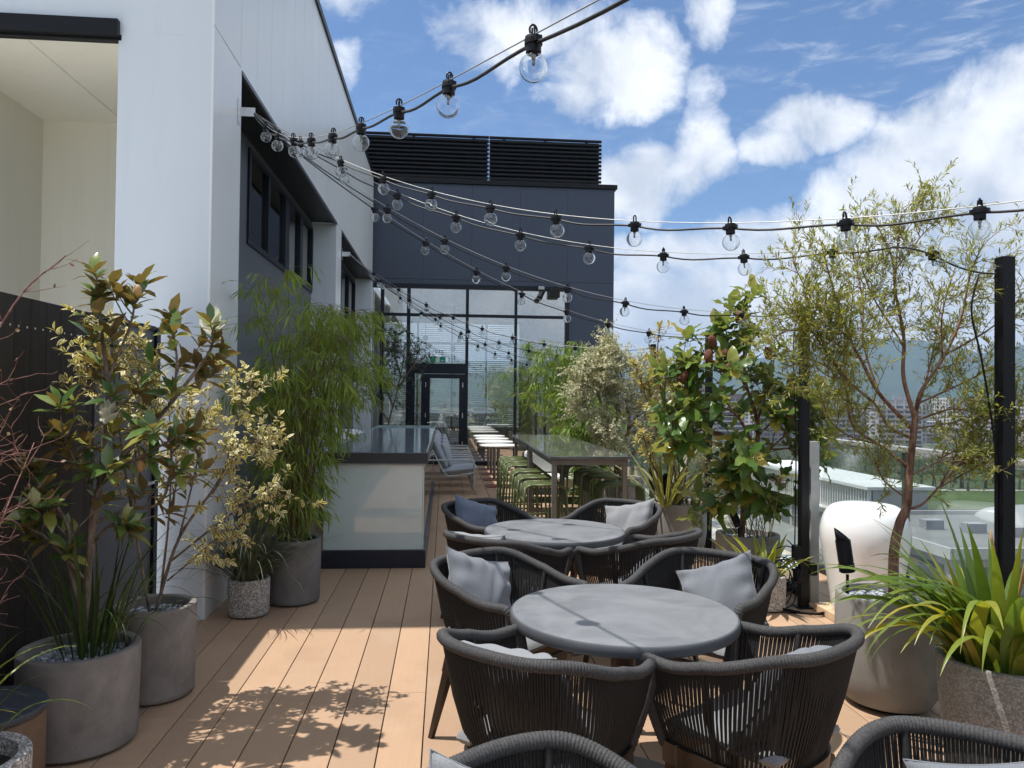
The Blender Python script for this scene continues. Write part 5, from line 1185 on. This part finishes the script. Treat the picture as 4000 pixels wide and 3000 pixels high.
for pts, r0 in BL:
    P = limb(wd, pts, r0, .005, sides=8); L = np.linalg.norm(np.diff(P, axis=0), axis=1).sum()
    rosette(lf, P[-1], tangents(P)[-1]+[0, 0, .3], 9, (.15, .23), (.030, .046), (.4, 1.4), .25, rows=7, wave=.5); along(lf, [P[len(P)//3:]], 4, (.14, .22), (.030, .046), 1.1, .0, .0, .35, 7, wave=.5)
    for Q in twigs(wd, P, int(3+L*3.6), (.12, .34), .005, .95, .3, .30, 1., .25, 6): rosette(lf, Q[-1], tangents(Q)[-1]+[0, 0, .15], 7, (.14, .24), (.030, .048), (.4, 1.55), .35, rows=7, wave=.5)
r8 = np.random.default_rng(8)
for p in ((2.15,6.02,2.06),(2.11,6.0,1.94),(2.28,6.05,1.95),(2.26,5.98,1.83),(1.92,6.05,1.77),(2.40,6.1,2.27),(2.63,6.05,1.97),(2.80,6.0,1.50)):
    cn = MB(); ax = unit(np.array([r8.normal()*.3, r8.normal()*.3, 1])); 
    pr = [(.004, -.05), (.024, -.045), (.032, -.02), (.033, .01), (.027, .04), (.014, .056), (.003, .06)]
    q = MB(); q.lathe(pr, n=18); v = q.v[0]; R = np.array(Vector((0, 0, 1)).rotation_difference(Vector(ax)).to_matrix()); cn.add(v @ R.T+np.array(p), [f_ for f_ in q.f[4]])
    n_ = 260; th = r8.random(n_)*6.28; zz = r8.random(n_)*.10-.045; rr_ = np.interp(zz, [b for a, b in pr], [a for a, b in pr]); o_ = np.stack([np.cos(th), np.sin(th), .5*np.ones(n_)], -1)
    bp = (np.stack([np.cos(th)*rr_, np.sin(th)*rr_, zz], -1)) @ R.T+np.array(p); cn.leaves(bp, o_ @ R.T, rng.normal(size=(n_, 3)), .010+.004*r8.random(n_), .0016, rows=1); cn.build('cone_flower', m_cone, pl0, off=base, smooth=True)
wd.build('trunk', m_barkr, pl0, off=base, smooth=True); lf.build('foliage', m_bank, pl0, off=base, smooth=True)
# ---- fern like filler in the banksia planter + dried flower head
base = (2.66, 6.28, .42); pl0 = plant('fine_fern', base, 'fine grey green ferny foliage spilling from the banksia planter', 'plant'); wd, lf = MB(), MB(); TW = []
for k in range(26):
    a = rng.random()*6.28; q = .24+.22*rng.random(); x, y = 2.60+.1*rng.normal(), 6.26+.1*rng.normal(); P = limb(wd, [(x, y, .41), (x+q*.5*math.cos(a), y+q*.5*math.sin(a), .62+.25*rng.random()), (x+q*math.cos(a), y+q*math.sin(a), .45+.5*rng.random())], .003, .001, sides=4); TW += twigs(wd, P, 8, (.06, .14), .001, 1., .0, .25, 1., .2, 3)
along(lf, TW, 12, (.016, .03), (.0016, .003), .9, .1, .1, .1, 1); wd.build('stem', m_bark, pl0, off=base, smooth=True); lf.build('foliage', m_fern, pl0, off=base, smooth=True)
base = (2.66, 5.95, .42); pl0 = plant('dried_flower_head', base, 'dried straw coloured flower head on a tall stalk left of the post', 'flower'); wd = MB(); P = limb(wd, [(2.64, 6.05, .42), (2.66, 5.97, .7), (2.66, 5.92, .93)], .004, .003, sides=6)
d = rnd_dir(70, .25)
for v in d: wd.tube([P[-1], P[-1]+v*.05, P[-1]+v*.085+np.array([0, 0, -.008])], [.0012, .0011, .0022], 4)
wd.build('stalk_and_head', simple('straw', (.48, .38, .22), .7), pl0, off=base, smooth=True)

# ---- cream leaved shrub
base = (2.36, 10.0, .48); pl0 = plant('cream_leaved_shrub', base, 'dense shrub of small cream edged leaves with twisted trunk behind the bar table', 'shrub'); wd, lf = MB(), MB(); TW = []
for pts, r0 in (([(2.36,10,.45),(2.28,9.95,.85),(2.40,9.9,1.15),(2.38,9.9,1.5),(2.3,9.9,1.9),(2.2,9.9,2.2)], .032), ([(2.32,9.95,.95),(2.15,9.9,1.25),(2.0,9.85,1.6),(1.88,9.8,1.95)], .02), ([(2.40,9.92,1.15),(2.55,9.9,1.4),(2.62,9.9,1.75)], .016), ([(2.30,9.9,1.4),(2.1,9.8,1.7),(2.02,9.8,2.1)], .014), ([(2.38,9.9,1.5),(2.5,9.9,1.8),(2.5,9.9,2.1)], .012), ([(2.36,9.95,.8),(2.6,9.85,.95),(2.72,9.8,1.15)], .012), ([(2.15,9.9,1.25),(1.92,9.85,1.4),(1.80,9.8,1.65)], .010), ([(2.25,9.9,1.2),(2.2,9.7,1.5),(2.15,9.65,1.8)], .01), ([(2.15,9.9,1.3),(1.9,9.8,1.75),(1.74,9.75,2.0)], .010), ([(2.1,9.85,1.4),(1.80,9.75,1.55),(1.62,9.7,1.75)], .010), ([(2.3,9.9,1.7),(2.2,9.8,2.1),(2.05,9.8,2.3)], .010), ([(2.0,9.85,1.6),(2.1,9.7,1.95),(2.2,9.7,2.15)], .008), ([(2.45,9.9,1.3),(2.7,9.85,1.5),(2.8,9.8,1.8)], .008), ([(2.34,9.98,.7),(2.1,9.85,.95),(1.9,9.75,1.15)], .008), ([(2.35,9.98,.75),(2.2,9.7,1.0),(2.1,9.55,1.3)], .008), ([(2.38,9.95,.9),(2.62,9.8,1.2),(2.78,9.7,1.45)], .008)):
    P = limb(wd, pts, r0, .004, sides=7); q = twigs(wd, P, 15, (.15, .36), .003, 1., .15, .42, 1., .35)
    for Q in q: TW.append(Q); TW += twigs(wd, Q, 7, (.08, .24), .0015, 1., .1, .2, 1., .3, 4)
along(lf, TW, 12, (.028, .046), (.008, .012), .95, .15, .1, .25, 2)
wd.build('trunk', m_barkr, pl0, off=base, smooth=True); lf.build('foliage', m_crm, pl0, off=base, smooth=True)
# ---- yellow leaved shrub and flax
base = (2.40, 7.80, .45); pl0 = plant('yellow_leaved_shrub', base, 'upright shrub with golden yellow leaf tips rising above the pale rounded planter', 'shrub'); wd, lf = MB(), MB()
for pts in ([(2.46,7.8,.45),(2.34,7.75,1.0),(2.22,7.7,1.6),(2.16,7.68,2.0),(2.18,7.66,2.34)], [(2.44,7.8,.45),(2.22,7.72,1.1),(2.05,7.68,1.6),(1.92,7.65,1.95)], [(2.46,7.82,.45),(2.4,7.75,1.2),(2.34,7.7,1.7),(2.40,7.68,1.98)], [(2.42,7.8,.5),(2.15,7.75,.9),(2.02,7.72,1.25)], [(2.3,7.74,1.2),(2.12,7.7,1.55),(2.06,7.66,1.78)], [(2.46,7.8,.5),(2.52,7.72,1.1),(2.5,7.66,1.55)], [(2.25,7.72,1.4),(2.24,7.66,1.75),(2.26,7.62,1.95)]):
    P = limb(wd, pts, .012, .004, sides=6); T = tangents(P)
    rosette(lf, P[-1], T[-1], 16, (.055, .09), (.009, .014), (.25, 1.5), .25)
    along(lf, [P[int(len(P)*.45):]], 40, (.055, .095), (.010, .015), 1.0, .0, .0, .25)
    for Q in twigs(wd, P, 9, (.10, .32), .003, .9, .35, .4, .95): rosette(lf, Q[-1], tangents(Q)[-1]+[0, 0, .3], 12, (.045, .075), (.008, .012), (.3, 1.4), .2); along(lf, [Q], 7, (.045, .07), (.008, .011), 1.)
wd.build('stem', m_barkr, pl0, off=base, smooth=True); lf.build('foliage', m_yel, pl0, off=base, smooth=True)
base = (2.52, 7.7, .45); pl0 = plant('low_gold_shrub', base, 'low twiggy shrub with small gold leaves at the rim of the pale rounded planter', 'shrub'); wd, lf = MB(), MB(); TW = []
for k in range(9):
    a = rng.random()*6.28; P = limb(wd, [(2.52, 7.7, .45), (2.52+.12*math.cos(a), 7.7+.1*math.sin(a), .75), (2.52+.28*math.cos(a), 7.7+.2*math.sin(a), .95+.35*rng.random())], .006, .002, sides=5); TW += twigs(wd, P, 8, (.08, .2), .0016, 1., .1, .3, 1.)
along(lf, TW, 11, (.022, .036), (.006, .010), 1., .1, .1, .3, 2); wd.build('stem', m_bark, pl0, off=base, smooth=True); lf.build('foliage', m_vari, pl0, off=base, smooth=True)
base = (2.30, 7.75, .45); pl0 = plant('flax', base, 'fan of long pale striped strap leaves at the end of the bar table', 'plant')
mb = MB(); P, a = circ(60, (2.28, 7.76), .09, .45); mb.blades(P, a, rad(84)-rng.random(60)*.8, .50+.38*rng.random(60), .012+.007*rng.random(60), .2+1.5*rng.random(60)**1.6, seg=9, taper=.6); mb.build('foliage', m_flax, pl0, off=base, smooth=True)
# ---- big strap leaf plant, right edge
base = (2.41, 3.12, .43); pl0 = plant('strap_leaf_plant', base, 'vigorous clump of long arching yellow green strap leaves at the right edge', 'plant')
mb = MB(); n = 84; P, a = circ(n, (2.40, 3.12), .16, .42); hi = rng.random(n); mb.blades(P, a, rad(84)-hi*.6, .50+.36*rng.random(n), .021+.012*rng.random(n), .3+2.0*hi**1.1, seg=12, twist=.7, taper=.62, r=rng.random(n)**1.7*.93)
n = 26; P, a = circ(n, (2.36, 3.12), .14, .43); mb.blades(P, math.pi+rng.normal(size=n)*.7, rad(50)+rng.random(n)*.45, .64+.30*rng.random(n), .021+.010*rng.random(n), 1.4+1.1*rng.random(n), seg=14, taper=.62, r=rng.random(n)**1.5)
mb.build('foliage', m_strap, pl0, off=base, smooth=True)
mb = MB(); 
for q in ((2.30, 3.05, 1.06), (2.52, 3.1, 1.0), (2.43, 3.0, .98)): mb.tube(spline([(2.40, 3.12, .43), ((2.40+q[0])/2+.01, (3.12+q[1])/2, .75), q], 14), [.005]*8+[.006, .007, .008, .008, .006, .003], 6)
mb.build('flower_stalks', simple('dry_stalk', (.42, .25, .09), .7), pl0, off=base, smooth=True)
# ---- striped strap leaves, small pot
base = (2.461, 5.678, .2); pl0 = plant('striped_strap_plant', base, 'short broad striped strap leaves in the small speckled pot before the banksia', 'plant')
mb = MB(); n = 24; P, a = circ(n, (2.461, 5.678), .05, .2); mb.blades(P, a, rad(80)-rng.random(n)*.7, .34+.26*rng.random(n), .020+.012*rng.random(n), .2+1.6*rng.random(n)**1.5, seg=10, taper=.62)
P, a = circ(5, (2.46, 5.66), .04, .2); mb.blades(P, -.4+rng.random(5)*1.2, rad(55)+rng.random(5)*.3, .45+.1*rng.random(5), .009, 2.3+.6*rng.random(5), seg=12); mb.build('foliage', m_str2, pl0, off=base, smooth=True)
# ------------------------------------------------------------------ the city beyond
GZ = -28.4
def groundmat():
    m, t, o = mat_new('city_ground'); co = objco(t)
    n = t.noise(co, .006, 6, .6); n2 = t.noise(co, .035, 5, .6)
    c = t.mix(t.ramp(n, .42, .58), (.055, .085, .03), (.17, .17, .16)); c = t.mix(t.ramp(n2, .45, .65, 0, .6), c, (.10, .11, .08))
    principled(t, o, c, .9, 0, .2); return m
mb = MB(); mb.quad((-9000, -9000, GZ), (9000, -9000, GZ), (9000, 9000, GZ), (-9000, 9000, GZ)); tag(mb.build('ground', groundmat()), kind='structure')
def sheet(name, pts, z, mat): tag(MB().add([(x, y, z) for x, y in pts], [[tuple(range(len(pts)))]]).build(name, mat), kind='structure')
def rnoise(name, a, b, sc, rough=.9):
    m, t, o = mat_new(name); principled(t, o, t.mix(t.ramp(t.noise(objco(t), sc, 6, .65), .35, .65), a, b), rough, 0, .2); return m
sheet('plaza', [(30, 70), (90, 60), (150, 105), (150, 200), (48, 190)], GZ+.02, rnoise('pale_paving', (.42, .38, .30), (.52, .48, .40), .3))
sheet('road', [(30, 196), (260, 186), (260, 196), (30, 206)], GZ+.04, rnoise('asphalt', (.045, .045, .048), (.07, .07, .07), .5))
sheet('lawn', [(95, 222), (320, 206), (330, 232), (95, 244)], GZ+.03, rnoise('lawn_grass', (.05, .078, .024), (.07, .10, .03), .12))
sheet('path', [(90, 246), (340, 238), (340, 241), (90, 249)], GZ+.05, rnoise('pale_path', (.5, .48, .42), (.58, .55, .5), .5))
# hills all the way round
def hills():
    prof = [(-180, 2.6), (-150, 3.4), (-120, 2.4), (-90, 2.0), (-60, 2.6), (-30, 2.2), (0, 1.7), (13, 1.9), (18.4, 2.3), (22.9, 2.9), (27.2, 3.7), (29.8, 4.15), (32.3, 4.05), (34.7, 3.7), (36.5, 3.1), (39, 3.6), (50, 4.2), (70, 3.2), (100, 2.5), (130, 3.2), (160, 3.0), (180, 2.6)]
    azs = np.linspace(-180, 180, 721)[:-1]; R = np.concatenate([np.linspace(1900, 3600, 34), np.linspace(3700, 5200, 8)])
    H = np.interp(azs, [a for a, _ in prof], [b for _, b in prof]); r_ = np.random.default_rng(4); ph = r_.random(80)*6.28
    wv = sum(np.sin(rad(1)*azs*k+ph[k])*(1.0/k)*1.1 for k in (7, 11, 17, 23, 31))*.35
    hmax = np.tan(np.radians(np.clip(H+wv*.25, 1, 9)))*3600+1.6-GZ; V = np.zeros((len(azs), len(R), 3))
    for j, q in enumerate(R):
        s_ = smooth((q-1900)/1700)**1.15 if q <= 3600 else 1-.25*smooth((q-3600)/1600)
        sp = sum(np.sin(rad(1)*azs*k+ph[k+2]+q*.004*(k % 3-1))/k**.6 for k in (19, 29, 41, 53))*.10*math.sin(min(1, (q-1900)/1700)*math.pi)
        z = hmax*np.clip(s_+sp, 0, 1.2); a = np.radians(azs); V[:, j] = np.stack([np.sin(a)*q, np.cos(a)*q, GZ-2+z], -1)
    n1, n2 = V.shape[:2]; i = np.arange(n1)[:, None]*n2; i2 = (np.arange(n1)[:, None]+1) % n1*n2; j = np.arange(n2-1)[None]
    mb = MB(); mb.add(V.reshape(-1, 3), [np.stack([i+j, i2+j, i2+j+1, i+j+1], -1).reshape(-1, 4)])
    tag(mb.build('hills', rnoise('wooded_hillside', (.014, .036, .018), (.03, .055, .026), .012), smooth=True), kind='structure')
hills()
# distant city as one mass
r_ = np.random.default_rng(12); mb = MB()
for i in range(900):
    a = math.radians(-8+64*r_.random()); q = 620+1500*r_.random()**1.3; x, y = math.sin(a)*q, math.cos(a)*q
    h = 6+22*r_.random()**3+(14 if r_.random() > .93 else 0); mb.box((x, y, GZ+h/2), (10+22*r_.random(), 10+22*r_.random(), h), r_.random()*.6, .1+.9*r_.random())
for i in range(900):
    a = math.radians(56+296*r_.random()); q = 300+1700*r_.random(); h = 6+22*r_.random()**3
    mb.box((math.sin(a)*q, math.cos(a)*q, GZ+h/2), (10+22*r_.random(), 10+22*r_.random(), h), r_.random()*.6, .1+.9*r_.random())
def citymat():
    m, t, o = mat_new('distant_walls'); at = t.new('ShaderNodeAttribute', attribute_name='rnd'); co = objco(t); sp = t.new('ShaderNodeSeparateXYZ'); t.put(sp.inputs[0], co)
    c = t.mix(at.outputs['Fac'], (.20, .19, .19), (.48, .46, .44)); fl_ = t.math('FRACT', t.math('DIVIDE', sp.outputs[2], 3.1)); hz_ = t.math('FRACT', t.math('DIVIDE', t.math('ADD', sp.outputs[0], sp.outputs[1]), 3.4))
    w_ = t.math('MULTIPLY', t.ramp(fl_, .42, .46), t.ramp(hz_, .35, .4)); c = t.mix(w_, c, (.07, .08, .10)); principled(t, o, c, .8); return m
tag(mb.build('distant_city', citymat()), 'low pale city blocks filling the plain before the hills', None, None, 'stuff')
# apartment blocks
m_apw = [simple('apartment_wall_%d' % i if False else n, c, .8, var=.05, scale=.3) for i, (n, c) in enumerate((('beige_block_wall', (.30, .26, .23)), ('grey_block_wall', (.25, .25, .27)), ('brown_block_wall', (.19, .15, .135)), ('white_block_wall', (.38, .37, .37))))]
m_apg = simple('apartment_window_dark', (.075, .085, .10), .25)
AP = [(150, 468, 34, 15, 30.5, .35, 3, 'long pale slab apartment block with stacked balconies, behind the feathery tree'), (186, 486, 16, 15, 33.0, .35, 2, 'narrow brown apartment tower right of the pale slab block'), (212, 470, 30, 15, 28.5, .30, 1, 'grey apartment block, widest of those beyond the lawn trees'), (246, 462, 26, 15, 26.0, .42, 0, 'beige apartment block at the right behind the rightmost post'),
 (112, 500, 24, 15, 29.0, .30, 1, 'grey apartment block left of the pale slab, beside the post by the pod'), (280, 452, 24, 15, 30.0, .45, 3, 'white apartment block at the right edge beyond the handrail'), (128, 545, 18, 14, 36.0, .2, 0, 'tall beige tower rising behind the grey block on the left'), (196, 560, 22, 14, 38.0, .3, 2, 'tall brown tower rising behind the other blocks')]
for x, y, wdt, dep, h, rz, mi, lab in AP:
    b = empty('apartment_building', (x, y, GZ), -rz, label=lab, cat='apartment block', group='apartment blocks across the park'); nf = int(h/3.05)
    mw = MB(); mw.bb(-wdt/2, wdt/2, -dep/2, dep/2, 0, h); nb = max(3, int(wdt/4.2))
    for k in range(nb+1): xc = -wdt/2+k*wdt/nb; mw.bb(xc-.45, xc+.45, -dep/2-.5, -dep/2+.01, 0, h-.05)
    mw.build('wall', m_apw[mi], b)
    for f in range(nf):
        MB().bb(-wdt/2+.46, wdt/2-.46, -dep/2-.06, -dep/2-.01, f*3.05+.9, f*3.05+2.5).build('window_band', m_apg, b)
        if f: MB().bb(-wdt/2+.3, wdt/2-.3, -dep/2-1.3, -dep/2-.51, f*3.05-.1, f*3.05+.85).build('balcony', m_apw[(mi+1) % 4], b)
    mr = MB(); mr.bb(-wdt/2-.3, wdt/2+.3, -dep/2-.3, dep/2+.3, h, h+.5).bb(-3, 3, -2, 2, h+.5, h+3.2); mr.build('roof', m_apw[1], b)
# sports hall with white roof and finned upper wall
b = empty('sports_hall', (79, 141, GZ), label='long low hall with white roof and vertical finned upper wall beyond the balustrade', cat='building'); ob_ = (79, 141, GZ)
mb = MB(); mb.bb(67.8, 77, 116.3, 166, GZ, GZ+11).bb(67.8, 77, 116.2, 116.3, GZ+11, GZ+15.8); part(mb, 'wall', simple('hall_grey_wall', (.33, .34, .34), .7), b, ob_)
part(MB().bb(67.9, 76.9, 116.4, 165.9, GZ+11.001, GZ+15.8), 'upper_wall', simple('hall_screen_grey', (.22, .23, .24), .6), b, ob_)
mb = MB()
for y in np.arange(116.6, 166, .85): mb.bb(67.1, 67.7, y-.1, y+.1, GZ+11.3, GZ+15.7)
mb.bb(66.9, 67.9, 116.2, 166, GZ+10.9, GZ+11.25); part(mb, 'fin_screen', simple('hall_white_fin', (.62, .63, .62), .6), b, ob_)
part(MB().bb(66.5, 78, 115.6, 167, GZ+15.81, GZ+16.3), 'roof', simple('hall_white_roof', (.52, .53, .53), .5, var=.06, scale=.2), b, ob_)
for y in np.arange(118, 164, 4.6): part(MB().bb(67.72, 67.79, y, y+3.6, GZ+5.6, GZ+9.8), 'window', m_apg, b, ob_)
# flat roofed grey building
b = empty('flat_roofed_building', (90, 100, GZ), label='low grey building with a wide flat roof, skylights and shallow dome below the rightmost post', cat='building'); ob_ = (90, 100, GZ)
part(MB().bb(60, 130, 86, 113, GZ, GZ+11.6), 'wall', m_apw[1], b, ob_); mb = MB(); mb.bb(59.6, 130.4, 85.6, 113.4, GZ+11.601, GZ+12.3); part(mb, 'roof', simple('dark_grey_roofing', (.15, .15, .155), .85, var=.1, scale=.2), b, ob_)
mb = MB(); mb.bb(59.5, 130.4, 85.2, 85.6, GZ+11.4, GZ+12.7).bb(59.2, 59.6, 85.2, 113.4, GZ+11.4, GZ+12.7).bb(59.6, 130.4, 113.4, 113.8, GZ+11.4, GZ+12.9); part(mb, 'parapet', simple('pale_parapet', (.36, .36, .36), .7), b, ob_)
for x, y in ((66, 100), (70, 97), (74, 94), (66, 108)): part(MB().bb(x, x+2.6, y, y+1.6, GZ+12.301, GZ+13.6), 'skylight', m_apw[1], b, ob_)
mb = MB(); mb.bb(78, 108, 96.2, 96.6, GZ+12.301, GZ+13.9); part(mb, 'screen_wall', m_apw[1], b, ob_)
MBCAP[0] = False; mb = MB(); mb.lathe([(14*math.cos(a), 1.9*math.sin(a)) for a in np.linspace(0, 1.56, 10)], (94, 105, GZ+12.31), n=40); MBCAP[0] = True; part(mb, 'dome', simple('dome_grey', (.27, .27, .28), .6), b, ob_, smooth=True)
for k in range(3):
    z = GZ+1.5+k*3.4; part(MB().bb(61.5, 128.5, 85.9, 85.985, z, z+2), 'window_band', m_apg, b, ob_); part(MB().bb(59.9, 59.985, 87.5, 112, z, z+2), 'window_band', m_apg, b, ob_)
# park trees
m_tl = [leafmat('park_leaf_%s' % n, c, .6, .25) for n, c in (('deep', [(.016, .036, .010), (.028, .052, .014), (.045, .068, .018)]), ('mid', [(.024, .048, .012), (.038, .066, .017), (.055, .08, .021)]), ('light', [(.035, .06, .015), (.052, .08, .02), (.075, .095, .027)]))]
TMS = []
for v in range(6):
    r_ = np.random.default_rng(50+v); mb = MB(); h = 1.0; nC = 26
    cc = np.array([[r_.normal()*.22, r_.normal()*.22, .62+r_.normal()*.13] for _ in range(nC)]); cr_ = .14+.10*r_.random(nC)
    n = 2600; k = r_.integers(nC, size=n); d = unit(r_.normal(size=(n, 3))); p = cc[k]+d*(cr_[k]*(.55+.5*r_.random(n)))[:, None]; p[:, 2] = np.clip(p[:, 2], .2, 1.02)
    dd = unit(d+r_.normal(size=(n, 3))*.8); mb.leaves(p, dd, d+r_.normal(size=(n, 3))*.4, .05+.05*r_.random(n), .016+.018*r_.random(n), rows=1, r=np.clip(.5+.35*r_.normal(size=nC)[k]+.2*r_.normal(size=n), 0, 1))
    tb = MB(); tb.tube([(0, 0, 0), (.01, 0, .3), (0, .01, .55)], [.035, .026, .012], 6)
    for q in range(5): a = q*1.25; tb.tube([(0, 0, .28+.03*q), (.12*math.cos(a), .12*math.sin(a), .45), (.24*math.cos(a), .24*math.sin(a), .62)], [.016, .012, .005], 5)
    TMS.append((mb.mesh('crown_mesh'), tb.mesh('trunk_mesh')))
    TMS[-1][0].materials.append(m_tl[v % 3]); TMS[-1][1].materials.append(m_bark)
r_ = np.random.default_rng(77); TL = []
for i in range(46): TL.append((96+5.3*i+r_.normal()*2, 262+22*r_.random()-.12*(96+5.3*i), 11+4*r_.random(), 'park'))
for i in range(60): TL.append((70+5*i+r_.normal()*3, 296+50*r_.random()-.12*(100+7*i), 12+4*r_.random(), 'park'))
for i in range(16): TL.append((42+14*r_.random(), 92+62*r_.random(), 6+3.5*r_.random(), 'near'))
for i in range(12): TL.append((60+30*r_.random(), 62+18*r_.random(), 7+3*r_.random(), 'near'))
for i in range(40): a = rad(-15+35*r_.random()); q = 170+380*r_.random(); TL.append((q*math.sin(a)+60, q*math.cos(a), 9+5*r_.random(), 'far'))
LB = {'park': 'leafy tree of the park edge beyond the lawn and the low hall', 'near': 'small leafy tree below the terrace in front of the low hall', 'far': 'leafy street tree among the distant blocks'}
GB = {'park': 'trees along the park', 'near': 'small trees below the terrace', 'far': 'street trees far below'}
for i, (x, y, h, kd) in enumerate(TL):
    t_ = empty('park_tree', (x, y, GZ), r_.random()*6.28, label=LB[kd], cat='tree', group=GB[kd]); t_.scale = (h*(.9+.4*r_.random()),)*2+(h,)
    c, k = TMS[r_.integers(6)]
    for nm, me in (('crown', c), ('trunk', k)): o = bpy.data.objects.new(nm, me); COL.objects.link(o); o.parent = t_
# ------------------------------------------------------------------ haze
mb = MB(); mb.bb(-8800, 8800, -8800, 8800, GZ-6, 420); hz_ = mb.build('haze', None); hm = bpy.data.materials.new('haze'); hm.use_nodes = True; t = NT(hm.node_tree); t.n.clear(); o = t.new('ShaderNodeOutputMaterial')
pv = t.new('ShaderNodeVolumePrincipled'); pv.inputs['Color'].default_value = (.52, .70, .96, 1); pv.inputs['Density'].default_value = 2.0e-4; pv.inputs['Anisotropy'].default_value = .2
t.l.new(pv.outputs[0], o.inputs['Volume']); hz_.data.materials.append(hm); tag(hz_, kind='stuff')
